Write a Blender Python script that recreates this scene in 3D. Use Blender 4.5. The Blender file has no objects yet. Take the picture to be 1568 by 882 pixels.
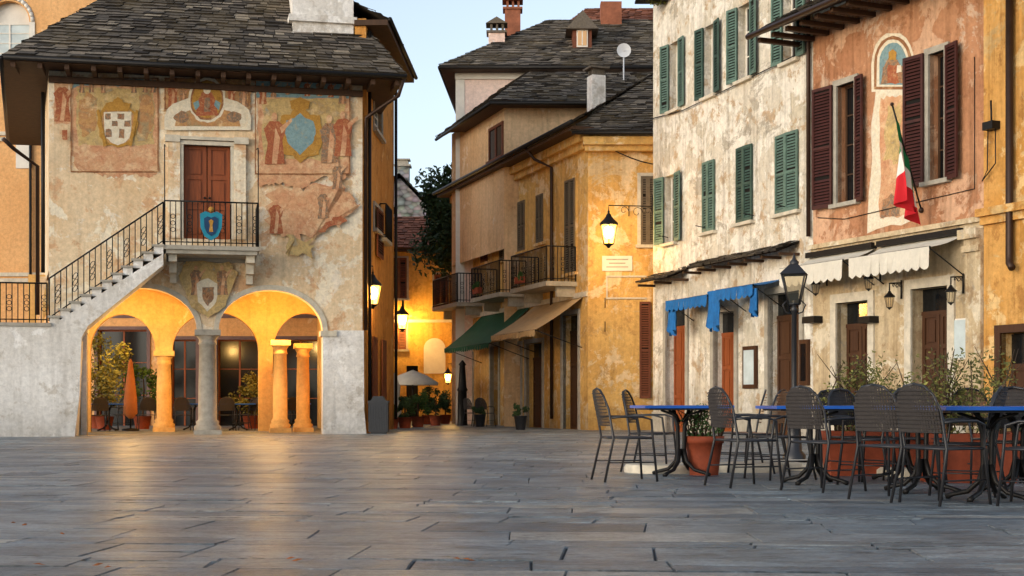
import bpy, math, random
from mathutils import Vector, Matrix
rnd=random.Random(7)
F=2178.0; CX=784.0; HY=616.0; CH=0.82
scene=bpy.context.scene
def hx(h):
    h=h.lstrip('#'); o=[]
    for i in (0,2,4):
        c=int(h[i:i+2],16)/255
        o.append(c/12.92 if c<=0.04045 else ((c+0.055)/1.055)**2.4)
    return (o[0],o[1],o[2],1)
# ---------------------------------------------------------------- materials
def newmat(name):
    m=bpy.data.materials.new(name); m.use_nodes=True
    nt=m.node_tree; nt.nodes.clear()
    return m,nt
def nd(nt,t,props=None,**ins):
    n=nt.nodes.new(t)
    for k,v in (props or {}).items(): setattr(n,k,v)
    for k,v in ins.items():
        key=k.replace('_',' ')
        s=n.inputs[int(k[1:])] if (k[0]=='i' and k[1:].isdigit()) else n.inputs[key]
        if isinstance(v,bpy.types.NodeSocket): nt.links.new(v,s)
        else: s.default_value=v
    return n
def mix(nt,f,a,b,bt='MIX'):
    n=nd(nt,'ShaderNodeMix',{'data_type':'RGBA','blend_type':bt},i0=f,i6=a,i7=b)
    return n.outputs[2]
def ramp(nt,fac,stops):
    n=nt.nodes.new('ShaderNodeValToRGB'); nt.links.new(fac,n.inputs[0])
    e=n.color_ramp.elements
    while len(e)>1: e.remove(e[-1])
    e[0].position=stops[0][0]; e[0].color=stops[0][1]
    for p,c in stops[1:]:
        x=e.new(p); x.color=c
    return n.outputs[0]
G=lambda v:(v,v,v,1)
def noise(nt,co,scale,detail=6,rough=.6,dist=0):
    return nd(nt,'ShaderNodeTexNoise',Vector=co,Scale=scale,Detail=detail,Roughness=rough,Distortion=dist).outputs[0]
def objco(nt,scale=(1,1,1),loc=(0,0,0)):
    tc=nt.nodes.new('ShaderNodeTexCoord')
    return nd(nt,'ShaderNodeMapping',Vector=tc.outputs['Object'],Scale=scale,Location=loc).outputs[0]
def finish(m,nt,col,rough=.85,bump=None,bs=.3,bd=.02,metal=0,spec=.3,emit=None,es=0):
    b=nd(nt,'ShaderNodeBsdfPrincipled',Roughness=rough,Metallic=metal)
    b.inputs['Specular IOR Level'].default_value=spec
    if isinstance(col,bpy.types.NodeSocket): nt.links.new(col,b.inputs['Base Color'])
    else: b.inputs['Base Color'].default_value=col
    if bump is not None:
        bn=nd(nt,'ShaderNodeBump',Strength=bs,Distance=bd,Height=bump)
        nt.links.new(bn.outputs[0],b.inputs['Normal'])
    if emit: b.inputs['Emission Color'].default_value=emit; b.inputs['Emission Strength'].default_value=es
    o=nt.nodes.new('ShaderNodeOutputMaterial'); nt.links.new(b.outputs[0],o.inputs[0])
    return m
def plaster(name,c1,c2,c3,pt=.56,streak=.5,grime=1.0,seed=0,bs=.5,c4=None,c5=None):
    m,nt=newmat(name); co=objco(nt,loc=(seed*7.3,seed*3.1,seed*1.7))
    raw=objco(nt)
    n1=noise(nt,co,.55,6); a=mix(nt,ramp(nt,n1,[(.38,G(0)),(.62,G(1))]),hx(c1),hx(c2))
    n2=noise(nt,co,1.1,12,.68,.4); pm=ramp(nt,n2,[(pt,G(0)),(pt+.035,G(1))])
    a=mix(nt,pm,a,hx(c3))
    if c4:
        n5=noise(nt,co,1.7,12,.74,.2); pm2=ramp(nt,n5,[(.54,G(0)),(.6,G(.85))]); a=mix(nt,pm2,a,hx(c4))
    if c5:
        n7=noise(nt,co,.8,12,.78,.6); a=mix(nt,ramp(nt,n7,[(.57,G(0)),(.6,G(.9))]),a,hx(c5))
    st=nd(nt,'ShaderNodeMapping',Vector=raw,Scale=(4.5,4.5,.35)).outputs[0]
    n3=noise(nt,st,1,8,.65); sm=ramp(nt,n3,[(.48,G(0)),(.72,G(1))])
    sf=nd(nt,'ShaderNodeMath',{'operation':'MULTIPLY'},i0=sm,i1=streak).outputs[0]
    a=mix(nt,sf,a,(.40,.36,.32,1),'MULTIPLY')
    n4=noise(nt,co,9,10,.75); a=mix(nt,1.0,a,ramp(nt,n4,[(.3,G(.72)),(.7,G(1.12))]),'MULTIPLY')
    n6=noise(nt,co,3.2,12,.8); a=mix(nt,ramp(nt,n6,[(.6,G(0)),(.68,G(.6))]),a,(.48,.42,.36,1),'MULTIPLY')
    z=nd(nt,'ShaderNodeSeparateXYZ',Vector=raw).outputs[2]
    zz=nd(nt,'ShaderNodeMath',{'operation':'MULTIPLY_ADD'},i0=n2,i1=-2.2,i2=z).outputs[0]
    gm=nd(nt,'ShaderNodeMapRange',i0=zz,i1=-1.1,i2=.3,i3=.6*grime,i4=0.0).outputs[0]
    a=mix(nt,gm,a,G(.38),'MULTIPLY')
    h=nd(nt,'ShaderNodeMath',{'operation':'MULTIPLY_ADD'},i0=pm,i1=-.35,i2=n4).outputs[0]
    return finish(m,nt,a,.92,h,bs,.03,spec=.15)
def simple(name,c,rough=.6,var=.25,scale=8,metal=0,spec=.3,bs=.15,attr=False,stretch=(1,1,1)):
    m,nt=newmat(name); co=objco(nt,stretch)
    n=noise(nt,co,scale,8,.7)
    a=mix(nt,1.0,hx(c),ramp(nt,n,[(.3,G(1-var)),(.7,G(1+var*.6))]),'MULTIPLY')
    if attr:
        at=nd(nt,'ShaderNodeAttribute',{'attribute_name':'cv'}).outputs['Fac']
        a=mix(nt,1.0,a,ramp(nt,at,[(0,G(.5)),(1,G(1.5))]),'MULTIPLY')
    return finish(m,nt,a,rough,n,bs,.01,metal,spec)
def slatemat():
    m,nt=newmat('slate_slabs'); co=objco(nt)
    at=nd(nt,'ShaderNodeAttribute',{'attribute_name':'cv'}).outputs['Fac']
    a=ramp(nt,at,[(0,hx('#2f2b28')),(.35,hx('#5b544c')),(.7,hx('#7d7265')),(1,hx('#a0927e'))])
    n=noise(nt,co,.9,8,.7); a=mix(nt,ramp(nt,n,[(.45,G(0)),(.65,G(.7))]),a,hx('#665a46'))
    n2=noise(nt,co,12,8,.8); a=mix(nt,1.0,a,ramp(nt,n2,[(.3,G(.55)),(.7,G(1.25))]),'MULTIPLY')
    n3=noise(nt,co,5,10,.8); a=mix(nt,ramp(nt,n3,[(.62,G(0)),(.67,G(.6))]),a,hx('#a09a84'))
    return finish(m,nt,a,.85,n2,.5,.02,spec=.2)
def fresco(name,stops,base,scale=3.0,fade=.5,seed=0,keep=.35):
    m,nt=newmat(name); co=objco(nt,loc=(seed*3.3,seed,seed*2.1))
    n=noise(nt,co,scale,7,.68,1.6)
    k=len(stops); a=ramp(nt,n,[(.3+.4*i/(k-1),hx(c)) for i,c in enumerate(stops)])
    n1=noise(nt,co,scale*3.5,6,.7,2.0); a=mix(nt,ramp(nt,n1,[(.5,G(0)),(.62,G(.55))]),a,hx(stops[0]),'MIX')
    a=mix(nt,ramp(nt,n1,[(.3,G(keep)),(.42,G(0))]),a,hx(base))
    raw=objco(nt)
    n2=noise(nt,raw,2.6,13,.82,.3); a=mix(nt,ramp(nt,n2,[(fade-.04,G(.12)),(fade+.05,G(.85))]),a,hx(base))
    n4=noise(nt,raw,11,10,.78); a=mix(nt,1.0,a,ramp(nt,n4,[(.3,G(.72)),(.7,G(1.12))]),'MULTIPLY')
    return finish(m,nt,a,.92,n4,.3,.02,spec=.1)
def emis(name,c,s):
    m,nt=newmat(name); e=nd(nt,'ShaderNodeEmission',Color=hx(c),Strength=s)
    o=nt.nodes.new('ShaderNodeOutputMaterial'); nt.links.new(e.outputs[0],o.inputs[0]); return m
def pane(name,c,s):
    m,nt=newmat(name); e=nd(nt,'ShaderNodeEmission',Color=hx(c),Strength=s); t=nd(nt,'ShaderNodeBsdfTransparent',Color=(.85,.8,.7,1))
    a=nt.nodes.new('ShaderNodeAddShader'); nt.links.new(e.outputs[0],a.inputs[0]); nt.links.new(t.outputs[0],a.inputs[1])
    o=nt.nodes.new('ShaderNodeOutputMaterial'); nt.links.new(a.outputs[0],o.inputs[0]); return m

M={}
M['pal']=plaster('palazzo_plaster','#e6cda8','#dcbb90','#efe0c4',.52,.35,.7,1,c4='#d2a47a',c5='#ecdec8')
M['palw']=plaster('white_plaster','#eae6df','#dcd6cc','#f0ece5',.55,.35,.8,2,c4='#c9c0b3')
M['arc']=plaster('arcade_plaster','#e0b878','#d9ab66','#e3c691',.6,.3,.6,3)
M['cen']=plaster('centre_plaster','#dbb069','#cf9f58','#e4c698',.54,.5,1.1,4,c4='#b98f55',c5='#d9bd90')
M['cen2']=plaster('centre_upper_plaster','#dfbc92','#d5ad80','#e6cdab',.6,.4,0,5)
M['pale']=plaster('pale_plaster','#ead0c2','#e2c2b0','#f0e0d5',.58,.3,0,6)
M['white']=plaster('old_white_plaster','#d8cfbd','#c8bda6','#e6dfd0',.48,.75,1.3,7,c4='#b99c78',bs=.8,c5='#b0a796')
M['pink']=plaster('pink_plaster','#bc8a66','#ae7a58','#cfa584',.53,.8,1.0,8,c4='#9c6a4a',bs=.7,c5='#c9ac92')
M['pinkg']=plaster('cream_ground_plaster','#c9b695','#baa37f','#d6c8ad',.55,.7,1.2,9,c4='#a68b69',c5='#ada08b')
M['och']=plaster('ochre_plaster','#d2a05c','#c48e48','#dfba80',.55,.8,1,10,c4='#aa7840',c5='#c4a470')
M['peach']=plaster('peach_plaster','#e3b078','#dba56c','#e7bf90',.62,.2,.5,11)
M['far']=plaster('far_yellow_plaster','#dcae5c','#d49f4a','#e2bf7e',.6,.4,1,12,c4='#b98a45')
M['oran']=plaster('alley_orange_plaster','#cf944c','#c28642','#d8a766',.6,.6,1,13,c4='#a5713a')
M['stone']=simple('grey_stone','#a29b8d',.85,.3,5)
M['stonel']=simple('light_stone','#c6bca8',.85,.3,5)
M['slate']=slatemat()
M['tile']=simple('terracotta_tiles','#8f5840',.85,.35,4,attr=True)
M['wood']=simple('old_wood','#46301f',.7,.4,6,stretch=(1,1,.15))
M['door']=simple('door_wood','#8a4722',.5,.35,6,stretch=(3,3,.3))
M['doord']=simple('dark_door_wood','#452a18',.55,.35,6,stretch=(3,3,.3))
M['green']=simple('green_shutter','#5a7266',.65,.4,5)
M['greend']=simple('dark_green_shutter','#3c5248',.65,.4,5)
M['red']=simple('oxblood_shutter','#43201a',.6,.4,5)
M['brown']=simple('brown_shutter','#6b3c26',.65,.3,5)
M['greyb']=simple('greybrown_shutter','#665a48',.65,.3,5)
M['iron']=simple('wrought_iron','#1c1a19',.5,.3,10,metal=.3)
M['irong']=simple('painted_steel','#29292c',.4,.25,12,metal=.2,spec=.5)
M['weave']=simple('chair_weave','#383331',.7,.3,30)
M['beige_slat']=simple('beige_chair_slats','#a8805f',.6,.25,12)
M['glass']=simple('window_glass','#101316',.12,.2,3,spec=.45,bs=.02)
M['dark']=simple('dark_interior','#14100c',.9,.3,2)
M['copper']=simple('copper_pipe','#3b2a20',.45,.3,4,metal=.4)
M['gawn']=simple('green_awning','#1f4f36',.8,.25,4)
M['bawn']=simple('blue_awning','#1a63a0',.75,.35,4)
M['wawn']=simple('cream_awning','#cfc8b8',.8,.15,4)
M['beawn']=simple('beige_awning','#b59a72',.8,.2,4)
M['umb']=simple('orange_parasol_cloth','#a8683a',.8,.2,4)
M['white_p']=simple('white_paint','#d8d2c6',.7,.12,3)
M['btop']=simple('blue_table_top','#1a58b0',.35,.15,6,spec=.5)
M['terra']=simple('terracotta','#8f4329',.75,.35,5)
M['mauve']=simple('mauve_shopfront','#6f5a58',.7,.3,2)
M['fr_och']=fresco('fresco_ochre',['#8f5f38','#c09158','#b07c50','#9a8460','#7f8068'],'#d9b98c',2.2,.57,1)
M['fr_grey']=fresco('fresco_grey',['#857a5e','#b89c68','#c6a96e','#ab8a58','#8f9488'],'#d9ba8c',1.7,.56,2)
M['fr_red']=fresco('fresco_red',['#7c2a1c','#a85f3c','#94402c','#b97a50','#6d4030'],'#cba67c',6,.59,3,.2)
M['fr_pink']=fresco('fresco_pink',['#a5664a','#c68c66','#cb9b72','#b67a5a'],'#dcba92',1.2,.54,4)
M['fr_blue']=fresco('fresco_blue',['#4f7888','#7f9fa2','#688f9a','#a8a890'],'#b6a680',3,.6,5,.2)
M['fr_white']=fresco('fresco_white',['#c9bda4','#e3d9c3','#d3c3a3'],'#dcc6a2',3,.58,6)
M['fr_fig']=fresco('fresco_figures',['#503a2e','#8c5c40','#b58660','#62665e','#9c6a4c','#76301f'],'#c49c74',6,.6,7,.2)
M['fr_gold']=fresco('fresco_gold',['#8a5c1a','#b98838','#a07228'],'#c9a878',5,.6,8,.2)
M['fr_line']=fresco('fresco_border',['#6e4028','#855236','#966844'],'#c8a478',5,.55,9,.2)
M['teal']=simple('teal_enamel','#1f7f95',.4,.2,5)
M['navy']=simple('navy_enamel','#173a5c',.4,.2,5)
M['poster']=simple('poster_paper','#b9c4c4',.6,.2,2)
M['bark']=simple('bark','#4b3b2c',.9,.3,8)
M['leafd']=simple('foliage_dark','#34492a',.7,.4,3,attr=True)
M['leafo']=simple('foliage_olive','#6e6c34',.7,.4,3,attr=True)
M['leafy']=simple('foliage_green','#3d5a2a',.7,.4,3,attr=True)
M['fg']=simple('flag_green','#1d7a45',.8,.1,3)
M['fw']=simple('flag_white','#e2ddd4',.8,.1,3)
M['fr']=simple('flag_red','#c8202a',.8,.1,3)
M['bulb']=emis('lamp_bulb','#ffdc8a',90)
M['pane']=pane('lantern_glass_lit','#ffb648',6)
M['paneoff']=pane('lantern_glass','#8a8a80',.08)
M['dish']=simple('dish_paint','#c9c9c9',.5,.1,3)
M['win_lit']=emis('lit_window','#ffc890',.7)
def rubble():
    m,nt=newmat('rubble_stone'); co=objco(nt,(1,1,1.6))
    v=nd(nt,'ShaderNodeTexVoronoi',Vector=co,Scale=3.2)
    a=ramp(nt,v.outputs['Distance'],[(0,hx('#9a948a')),(.6,hx('#7a7268')),(1,hx('#3a3630'))])
    a=mix(nt,.5,a,v.outputs['Color'],'SOFT_LIGHT')
    hs=nd(nt,'ShaderNodeHueSaturation',Saturation=.35,Color=a).outputs[0]
    return finish(m,nt,hs,.9,v.outputs['Distance'],.6,.05)
M['rubble']=rubble()
def pavmat():
    m,nt=newmat('stone_paving'); co=objco(nt)
    at=nd(nt,'ShaderNodeAttribute',{'attribute_name':'cv'}).outputs['Fac']
    base=ramp(nt,at,[(0,hx('#66737c')),(.3,hx('#7b8890')),(.6,hx('#8d989d')),(.85,hx('#9fa5a6')),(1,hx('#b3b1a9'))])
    n0=noise(nt,co,.22,8,.7); a=mix(nt,1.0,base,ramp(nt,n0,[(.35,G(.78)),(.65,G(1.15))]),'MULTIPLY')
    n=noise(nt,co,1.6,12,.78,.4); a=mix(nt,1.0,a,ramp(nt,n,[(.34,G(.45)),(.66,G(1.3))]),'MULTIPLY')
    st=nd(nt,'ShaderNodeMapping',Vector=co,Scale=(2.2,9,1)).outputs[0]
    n3=noise(nt,st,1.8,12,.8,.6); a=mix(nt,1.0,a,ramp(nt,n3,[(.36,G(.5)),(.64,G(1.3))]),'MULTIPLY')
    n2=noise(nt,co,30,8,.85); a=mix(nt,1.0,a,ramp(nt,n2,[(.34,G(.5)),(.66,G(1.3))]),'MULTIPLY')
    # hairline cracks and cleavage lines in the split stone
    ck=nd(nt,'ShaderNodeMapping',Vector=co,Scale=(.55,3.6,1),Rotation=(0,0,.12)).outputs[0]
    n5=noise(nt,ck,1.1,9,.62,.5); cr=ramp(nt,n5,[(.484,G(0)),(.497,G(1)),(.503,G(1)),(.516,G(0))])
    cm=nd(nt,'ShaderNodeMath',{'operation':'MULTIPLY'},i0=cr,i1=.7).outputs[0]
    a=mix(nt,cm,a,G(.22),'MULTIPLY')
    h0=nd(nt,'ShaderNodeMath',{'operation':'MULTIPLY_ADD'},i0=n3,i1=2.2,i2=n2).outputs[0]
    h1=nd(nt,'ShaderNodeMath',{'operation':'MULTIPLY_ADD'},i0=n,i1=2.0,i2=h0).outputs[0]
    h=nd(nt,'ShaderNodeMath',{'operation':'MULTIPLY_ADD'},i0=cr,i1=-.8,i2=h1).outputs[0]
    r=nd(nt,'ShaderNodeMapRange',i0=n3,i1=.35,i2=.65,i3=.24,i4=.55).outputs[0]
    b=nd(nt,'ShaderNodeBsdfPrincipled'); nt.links.new(a,b.inputs['Base Color']); nt.links.new(r,b.inputs['Roughness'])
    b.inputs['Specular IOR Level'].default_value=.5
    bn=nd(nt,'ShaderNodeBump',Strength=.9,Distance=.016,Height=h); nt.links.new(bn.outputs[0],b.inputs['Normal'])
    o=nt.nodes.new('ShaderNodeOutputMaterial'); nt.links.new(b.outputs[0],o.inputs[0]); return m
M['pav']=pavmat()
M['grd']=simple('ground_mortar','#3a3b3b',.9,.3,3)
M['dleaf']=simple('dry_leaf','#9a5a28',.7,.3,9)

# ---------------------------------------------------------------- geometry
def link(o): scene.collection.objects.link(o); return o
class Frame:
    def __init__(s,name,P0,P1,parent=None):
        s.P0=Vector(P0); s.P1=Vector(P1); d=(s.P1-s.P0); s.W=d.length; d.normalize(); s.d=d
        s.inw=Vector((-d.y,d.x)); s.M=Matrix.Translation((P0[0],P0[1],0))@Matrix.Rotation(math.atan2(d.y,d.x),4,'Z')
        e=bpy.data.objects.new(name,None); link(e); s.e=e
        if parent:
            e.parent=parent.e; e.matrix_basis=parent.M.inverted()@s.M
        else: e.matrix_basis=s.M
    def st(s,px,y=0):
        k=(px-CX)/F; a=s.P0+s.inw*y
        q=(k*a.y-a.x)/(s.d.x-k*s.d.y); return q,a.y+q*s.d.y
    def s(s_,px,y=0): return s_.st(px,y)[0]
    def z(s,px,py,y=0): return CH+(HY-py)/F*s.st(px,y)[1]
    def R(s,x0,x1,yt,yb,y=0):
        xm=(x0+x1)/2; return (s.s(x0,y),s.s(x1,y),s.z(xm,yb,y),s.z(xm,yt,y))
    def p(s,px,py,y=0): return (s.s(px,y),s.z(px,py,y))
class MB:
    def __init__(s,name,fr=None,top=False,M=None):
        s.name=name; s.fr=fr; s.top=top; s.M_=M; s.v=[]; s.f=[]; s.fm=[]; s.cv=[]; s.sm=[]; s.mats=[]; s.cur=0; s.c=.5; s.smooth=False
    def use(s,k):
        m=M[k]
        if m not in s.mats: s.mats.append(m)
        s.cur=s.mats.index(m); return s
    def add(s,vs,fs):
        b=len(s.v); s.v+= [tuple(v) for v in vs]
        for f in fs: s.f.append([b+i for i in f]); s.fm.append(s.cur); s.cv.append(s.c); s.sm.append(s.smooth)
    def obox(s,o,ex,ey,ez,a0,a1,b0,b1,c0,c1):
        o=Vector(o); vs=[o+ex*a+ey*b+ez*c for c in (c0,c1) for b in (b0,b1) for a in (a0,a1)]
        s.add(vs,[(0,2,3,1),(4,5,7,6),(0,1,5,4),(2,6,7,3),(0,4,6,2),(1,3,7,5)])
    def box(s,x0,x1,y0,y1,z0,z1): s.obox((0,0,0),Vector((1,0,0)),Vector((0,1,0)),Vector((0,0,1)),x0,x1,y0,y1,z0,z1)
    def prism(s,poly,y0,y1):
        n=len(poly); vs=[(a,y0,b) for a,b in poly]+[(a,y1,b) for a,b in poly]
        s.add(vs,[tuple(range(n)),tuple(range(2*n-1,n-1,-1))]+[(i,(i+1)%n,n+(i+1)%n,n+i) for i in range(n)])
    def flat(s,poly,y): s.add([(a,y,b) for a,b in poly],[tuple(range(len(poly)))])
    def tube(s,pts,r,n=6,closed=False):
        pts=[Vector(p) for p in pts]; k=len(pts); sm=s.smooth; s.smooth=True; vs=[]
        up=None
        for i,p in enumerate(pts):
            if closed: t=(pts[(i+1)%k]-pts[i-1])
            else: t=(pts[min(i+1,k-1)]-pts[max(i-1,0)])
            if t.length<1e-9: t=Vector((0,0,1))
            t.normalize()
            if up is None: up=Vector((0,0,1)) if abs(t.z)<.9 else Vector((1,0,0))
            a=up-t*up.dot(t)
            if a.length<1e-4: a=t.orthogonal()
            a.normalize(); b=t.cross(a); up=a
            rr=r[i] if isinstance(r,(list,tuple)) else r
            for j in range(n):
                an=2*math.pi*j/n; vs.append(p+a*math.cos(an)*rr+b*math.sin(an)*rr)
        fs=[]
        for i in range(k if closed else k-1):
            i2=(i+1)%k
            for j in range(n): fs.append((i*n+j,i*n+(j+1)%n,i2*n+(j+1)%n,i2*n+j))
        if not closed: fs+= [tuple(range(n-1,-1,-1)),tuple((k-1)*n+j for j in range(n))]
        s.add(vs,fs); s.smooth=sm
    def lathe(s,c,prof,n=20,cap=True):
        sm=s.smooth; s.smooth=True; vs=[]; k=len(prof)
        for r,z in prof:
            for j in range(n):
                a=2*math.pi*(j+.5)/n; vs.append((c[0]+r*math.cos(a),c[1]+r*math.sin(a),(c[2] if len(c)>2 else 0)+z))
        fs=[(i*n+j,i*n+(j+1)%n,(i+1)*n+(j+1)%n,(i+1)*n+j) for i in range(k-1) for j in range(n)]
        s.add(vs,fs); s.smooth=False
        if cap: s.add([vs[j] for j in range(n)],[tuple(range(n-1,-1,-1))]); s.add([vs[(k-1)*n+j] for j in range(n)],[tuple(range(n))])
        s.smooth=sm
    def sphere(s,c,r,n=10,sz=1):
        s.lathe(c,[(max(r*math.sin(math.pi*i/n),.0005),-r*sz*math.cos(math.pi*i/n)) for i in range(n+1)],n*2,False)
    def done(s):
        me=bpy.data.meshes.new(s.name); me.from_pydata(s.v,[],s.f)
        for m in s.mats: me.materials.append(m)
        me.polygons.foreach_set('material_index',s.fm); me.polygons.foreach_set('use_smooth',s.sm)
        at=me.attributes.new('cv','FLOAT','FACE'); at.data.foreach_set('value',s.cv)
        me.update(); o=bpy.data.objects.new(s.name,me); link(o)
        if s.fr is not None:
            if s.top: o.matrix_basis=s.fr.M
            else: o.parent=s.fr.e
        if s.M_ is not None: o.matrix_basis=s.M_
        return o
def slab(fr,name,mat,outer,holes,th=.35,y0=0):
    cu=bpy.data.curves.new('tmp','CURVE'); cu.dimensions='2D'; cu.fill_mode='BOTH'; cu.extrude=th/2
    for poly in [outer]+holes:
        sp=cu.splines.new('POLY'); sp.points.add(len(poly)-1)
        for i,(a,b) in enumerate(poly): sp.points[i].co=(a,b,0,1)
        sp.use_cyclic_u=True
    ob=bpy.data.objects.new('tmp',cu); link(ob); bpy.context.view_layer.update()
    me=bpy.data.meshes.new_from_object(ob.evaluated_get(bpy.context.evaluated_depsgraph_get()))
    bpy.data.objects.remove(ob); bpy.data.curves.remove(cu)
    for v in me.vertices:
        x,y,z=v.co; v.co=(x,y0+th/2+z,y)
    me.flip_normals(); me.materials.clear(); me.materials.append(M[mat])
    for p in me.polygons: p.use_smooth=False; p.material_index=0
    me.name=name; o=bpy.data.objects.new(name,me); link(o); o.parent=fr.e; return o
def rect(r): return [(r[0],r[2]),(r[1],r[2]),(r[1],r[3]),(r[0],r[3])]
def arc(a,b,z,rise,n=20,rev=False):
    c=(a+b)/2; h=(b-a)/2
    pts=[(c-h*math.cos(math.pi*i/n),z+rise*math.sin(math.pi*i/n)) for i in range(n+1)]
    return pts[::-1] if rev else pts
def slate(mb,a,b,c,d,sp=.24,mat='slate',wr=(.16,.5),th=.04):
    a,b,c,d=[Vector(p) for p in (a,b,c,d)]
    n=(b-a).cross(((c+d)/2)-a).normalized()
    if n.z<0: n=-n
    mb.use(mat); mb.c=.1; mb.add([a,b,c,d],[(0,1,2,3)])
    L=((c+d)/2-(a+b)/2).length; rows=max(1,int(L/sp))
    for i in range(rows):
        v0=i/rows; v1=min(1,(i+1.35)/rows)
        l0=a.lerp(d,v0); r0=b.lerp(c,v0); l1=a.lerp(d,v1); r1=b.lerp(c,v1)
        W=(r0-l0).length
        if W<.1: continue
        x=-rnd.uniform(0,.2)
        while x<W:
            w=rnd.uniform(*wr); u0=max(0,x)/W; u1=min(W,x+w-.015)/W; x+=w
            if u1<=u0: continue
            dz=rnd.uniform(-.09,.06)*(v1-v0)
            if i==0: dz=rnd.uniform(-.14,.0)*(v1-v0)
            p0=l0.lerp(r0,u0)+(l1-l0)*(dz*3+rnd.uniform(-.08,.08)); p1=l0.lerp(r0,u1)+(l1-l0)*(dz*3+rnd.uniform(-.08,.08)); p2=l1.lerp(r1,u1); p3=l1.lerp(r1,u0)
            t=th*rnd.uniform(.7,2.0); mb.c=min(1,max(0,rnd.gauss(.5,.26)))
            up=n*t; up0=n*.012
            mb.add([p0+up,p1+up*rnd.uniform(.8,1.2),p2+up0,p3+up0],[(0,1,2,3)])
            mb.c=.02; mb.add([p0+n*.002,p1+n*.002,p1+up*.9,p0+up*.9],[(0,1,2,3)])
    mb.c=.5
X=Vector((1,0,0)); Y=Vector((0,1,0)); Z=Vector((0,0,1))
def leaf(mb,h,z0,z1,w,sg,ang,y=-.03,mat='green',slats=True):
    a=math.radians(ang); d=Vector((sg*math.cos(a),-math.sin(a),0))
    n=Vector((-sg*math.sin(a),-math.cos(a),0)); o=(h,y,0); mb.use(mat); t=.04; f=.06
    B=lambda a0,a1,c0,c1,b0=0,b1=t: mb.obox(o,d,n,Z,a0,a1,b0,b1,c0,c1)
    B(0,f,z0,z1);B(w-f,w,z0,z1);B(f,w-f,z0,z0+.09);B(f,w-f,z1-.07,z1);zm=(z0+z1)/2;B(f,w-f,zm-.03,zm+.03)
    if slats:
        z=z0+.1
        while z<z1-.1:
            if abs(z-zm)>.05:
                if rnd.random()>.02:
                    vs=[Vector(o)+d*f+Z*z+n*.037,Vector(o)+d*(w-f)+Z*z+n*.037,Vector(o)+d*(w-f)+Z*(z+.055)+n*.004,Vector(o)+d*f+Z*(z+.055)+n*.004]
                    mb.add(vs,[(0,1,2,3)])
            z+=.07
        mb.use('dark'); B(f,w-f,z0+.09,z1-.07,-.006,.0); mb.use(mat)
    else: B(f,w-f,z0+.09,z1-.07,.008,.026)
def surround(mb,r,w=.12,p=.04,mat='stone',sill=True):
    s0,s1,z0,z1=r; mb.use(mat)
    mb.box(s0-w,s0,-p,.1,z0,z1);mb.box(s1,s1+w,-p,.1,z0,z1);mb.box(s0-w,s1+w,-p-.004,.1,z1,z1+w)
    if sill: mb.box(s0-w-.05,s1+w+.05,-p-.08,.1,z0-.09,z0)
def glazing(mb,r,y=.18,mat='white_p',bars=2,g='glass'):
    s0,s1,z0,z1=r; mb.use(g); mb.box(s0,s1,y+.03,y+.05,z0,z1); mb.use(mat); t=.05; m=(s0+s1)/2
    mb.box(s0,s0+t,y,y+.028,z0,z1);mb.box(s1-t,s1,y,y+.028,z0,z1);mb.box(m-t*.6,m+t*.6,y,y+.028,z0,z1)
    mb.box(s0+t,s1-t,y+.002,y+.026,z0,z0+t);mb.box(s0+t,s1-t,y+.002,y+.026,z1-t,z1)
    for i in range(1,bars+1):
        z=z0+(z1-z0)*i/(bars+1); mb.box(s0+t,s1-t,y+.004,y+.024,z-.015,z+.015)
def door(mb,r,y=.2,mat='door',leaves=2,rows=3,transom=0):
    s0,s1,z0,z1=r; zt=z1-transom
    if transom: mb.use('glass'); mb.box(s0,s1,y+.02,y+.04,zt,z1); mb.use(mat); mb.box(s0,s1,y-.02,y+.03,zt-.04,zt+.04)
    w=(s1-s0)/leaves
    for i in range(leaves):
        a=s0+w*i+.012; b=a+w-.024; mb.use(mat); mb.box(a,b,y+.02,y+.06,z0,zt)
        f=.09; H=(zt-z0-f)/rows
        mb.box(a,a+f,y-.01,y+.02,z0,zt); mb.box(b-f,b,y-.01,y+.02,z0,zt)
        for j in range(rows+1):
            c=z0+H*j; mb.box(a+f,b-f,y-.01,y+.02,c,min(c+f,zt))
        for j in range(rows):
            c0=z0+f+H*j; c1=c0+H-f; mb.box(a+f+.05,b-f-.05,y-.005,y+.02,c0+.05,c1-.05)
def railing(mb,pts,h,r=.012,sp=.13,scroll=True,low=.08):
    mb.use('iron')
    for p,q in zip(pts[:-1],pts[1:]):
        p=Vector(p);q=Vector(q); L=(q-p).length; n=max(1,int(L/sp))
        mb.tube([p+Z*h,q+Z*h],.02,6); mb.tube([p+Z*low,q+Z*low],.014,4)
        for i in range(n+1):
            a=p.lerp(q,i/n); mb.tube([a,a+Z*h],r if 0<i<n else r*1.7,4)
            if scroll and i<n and i%3==1:
                m=p.lerp(q,(i+.5)/n); d=(q-p).normalized(); rr=sp*.42
                for zc in (h*.35,h*.5,h*.65):
                    mb.tube([m+Z*zc+d*rr*math.cos(t*math.pi/5)+Z*rr*math.sin(t*math.pi/5) for t in range(10)],.008,4,True)
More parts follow.
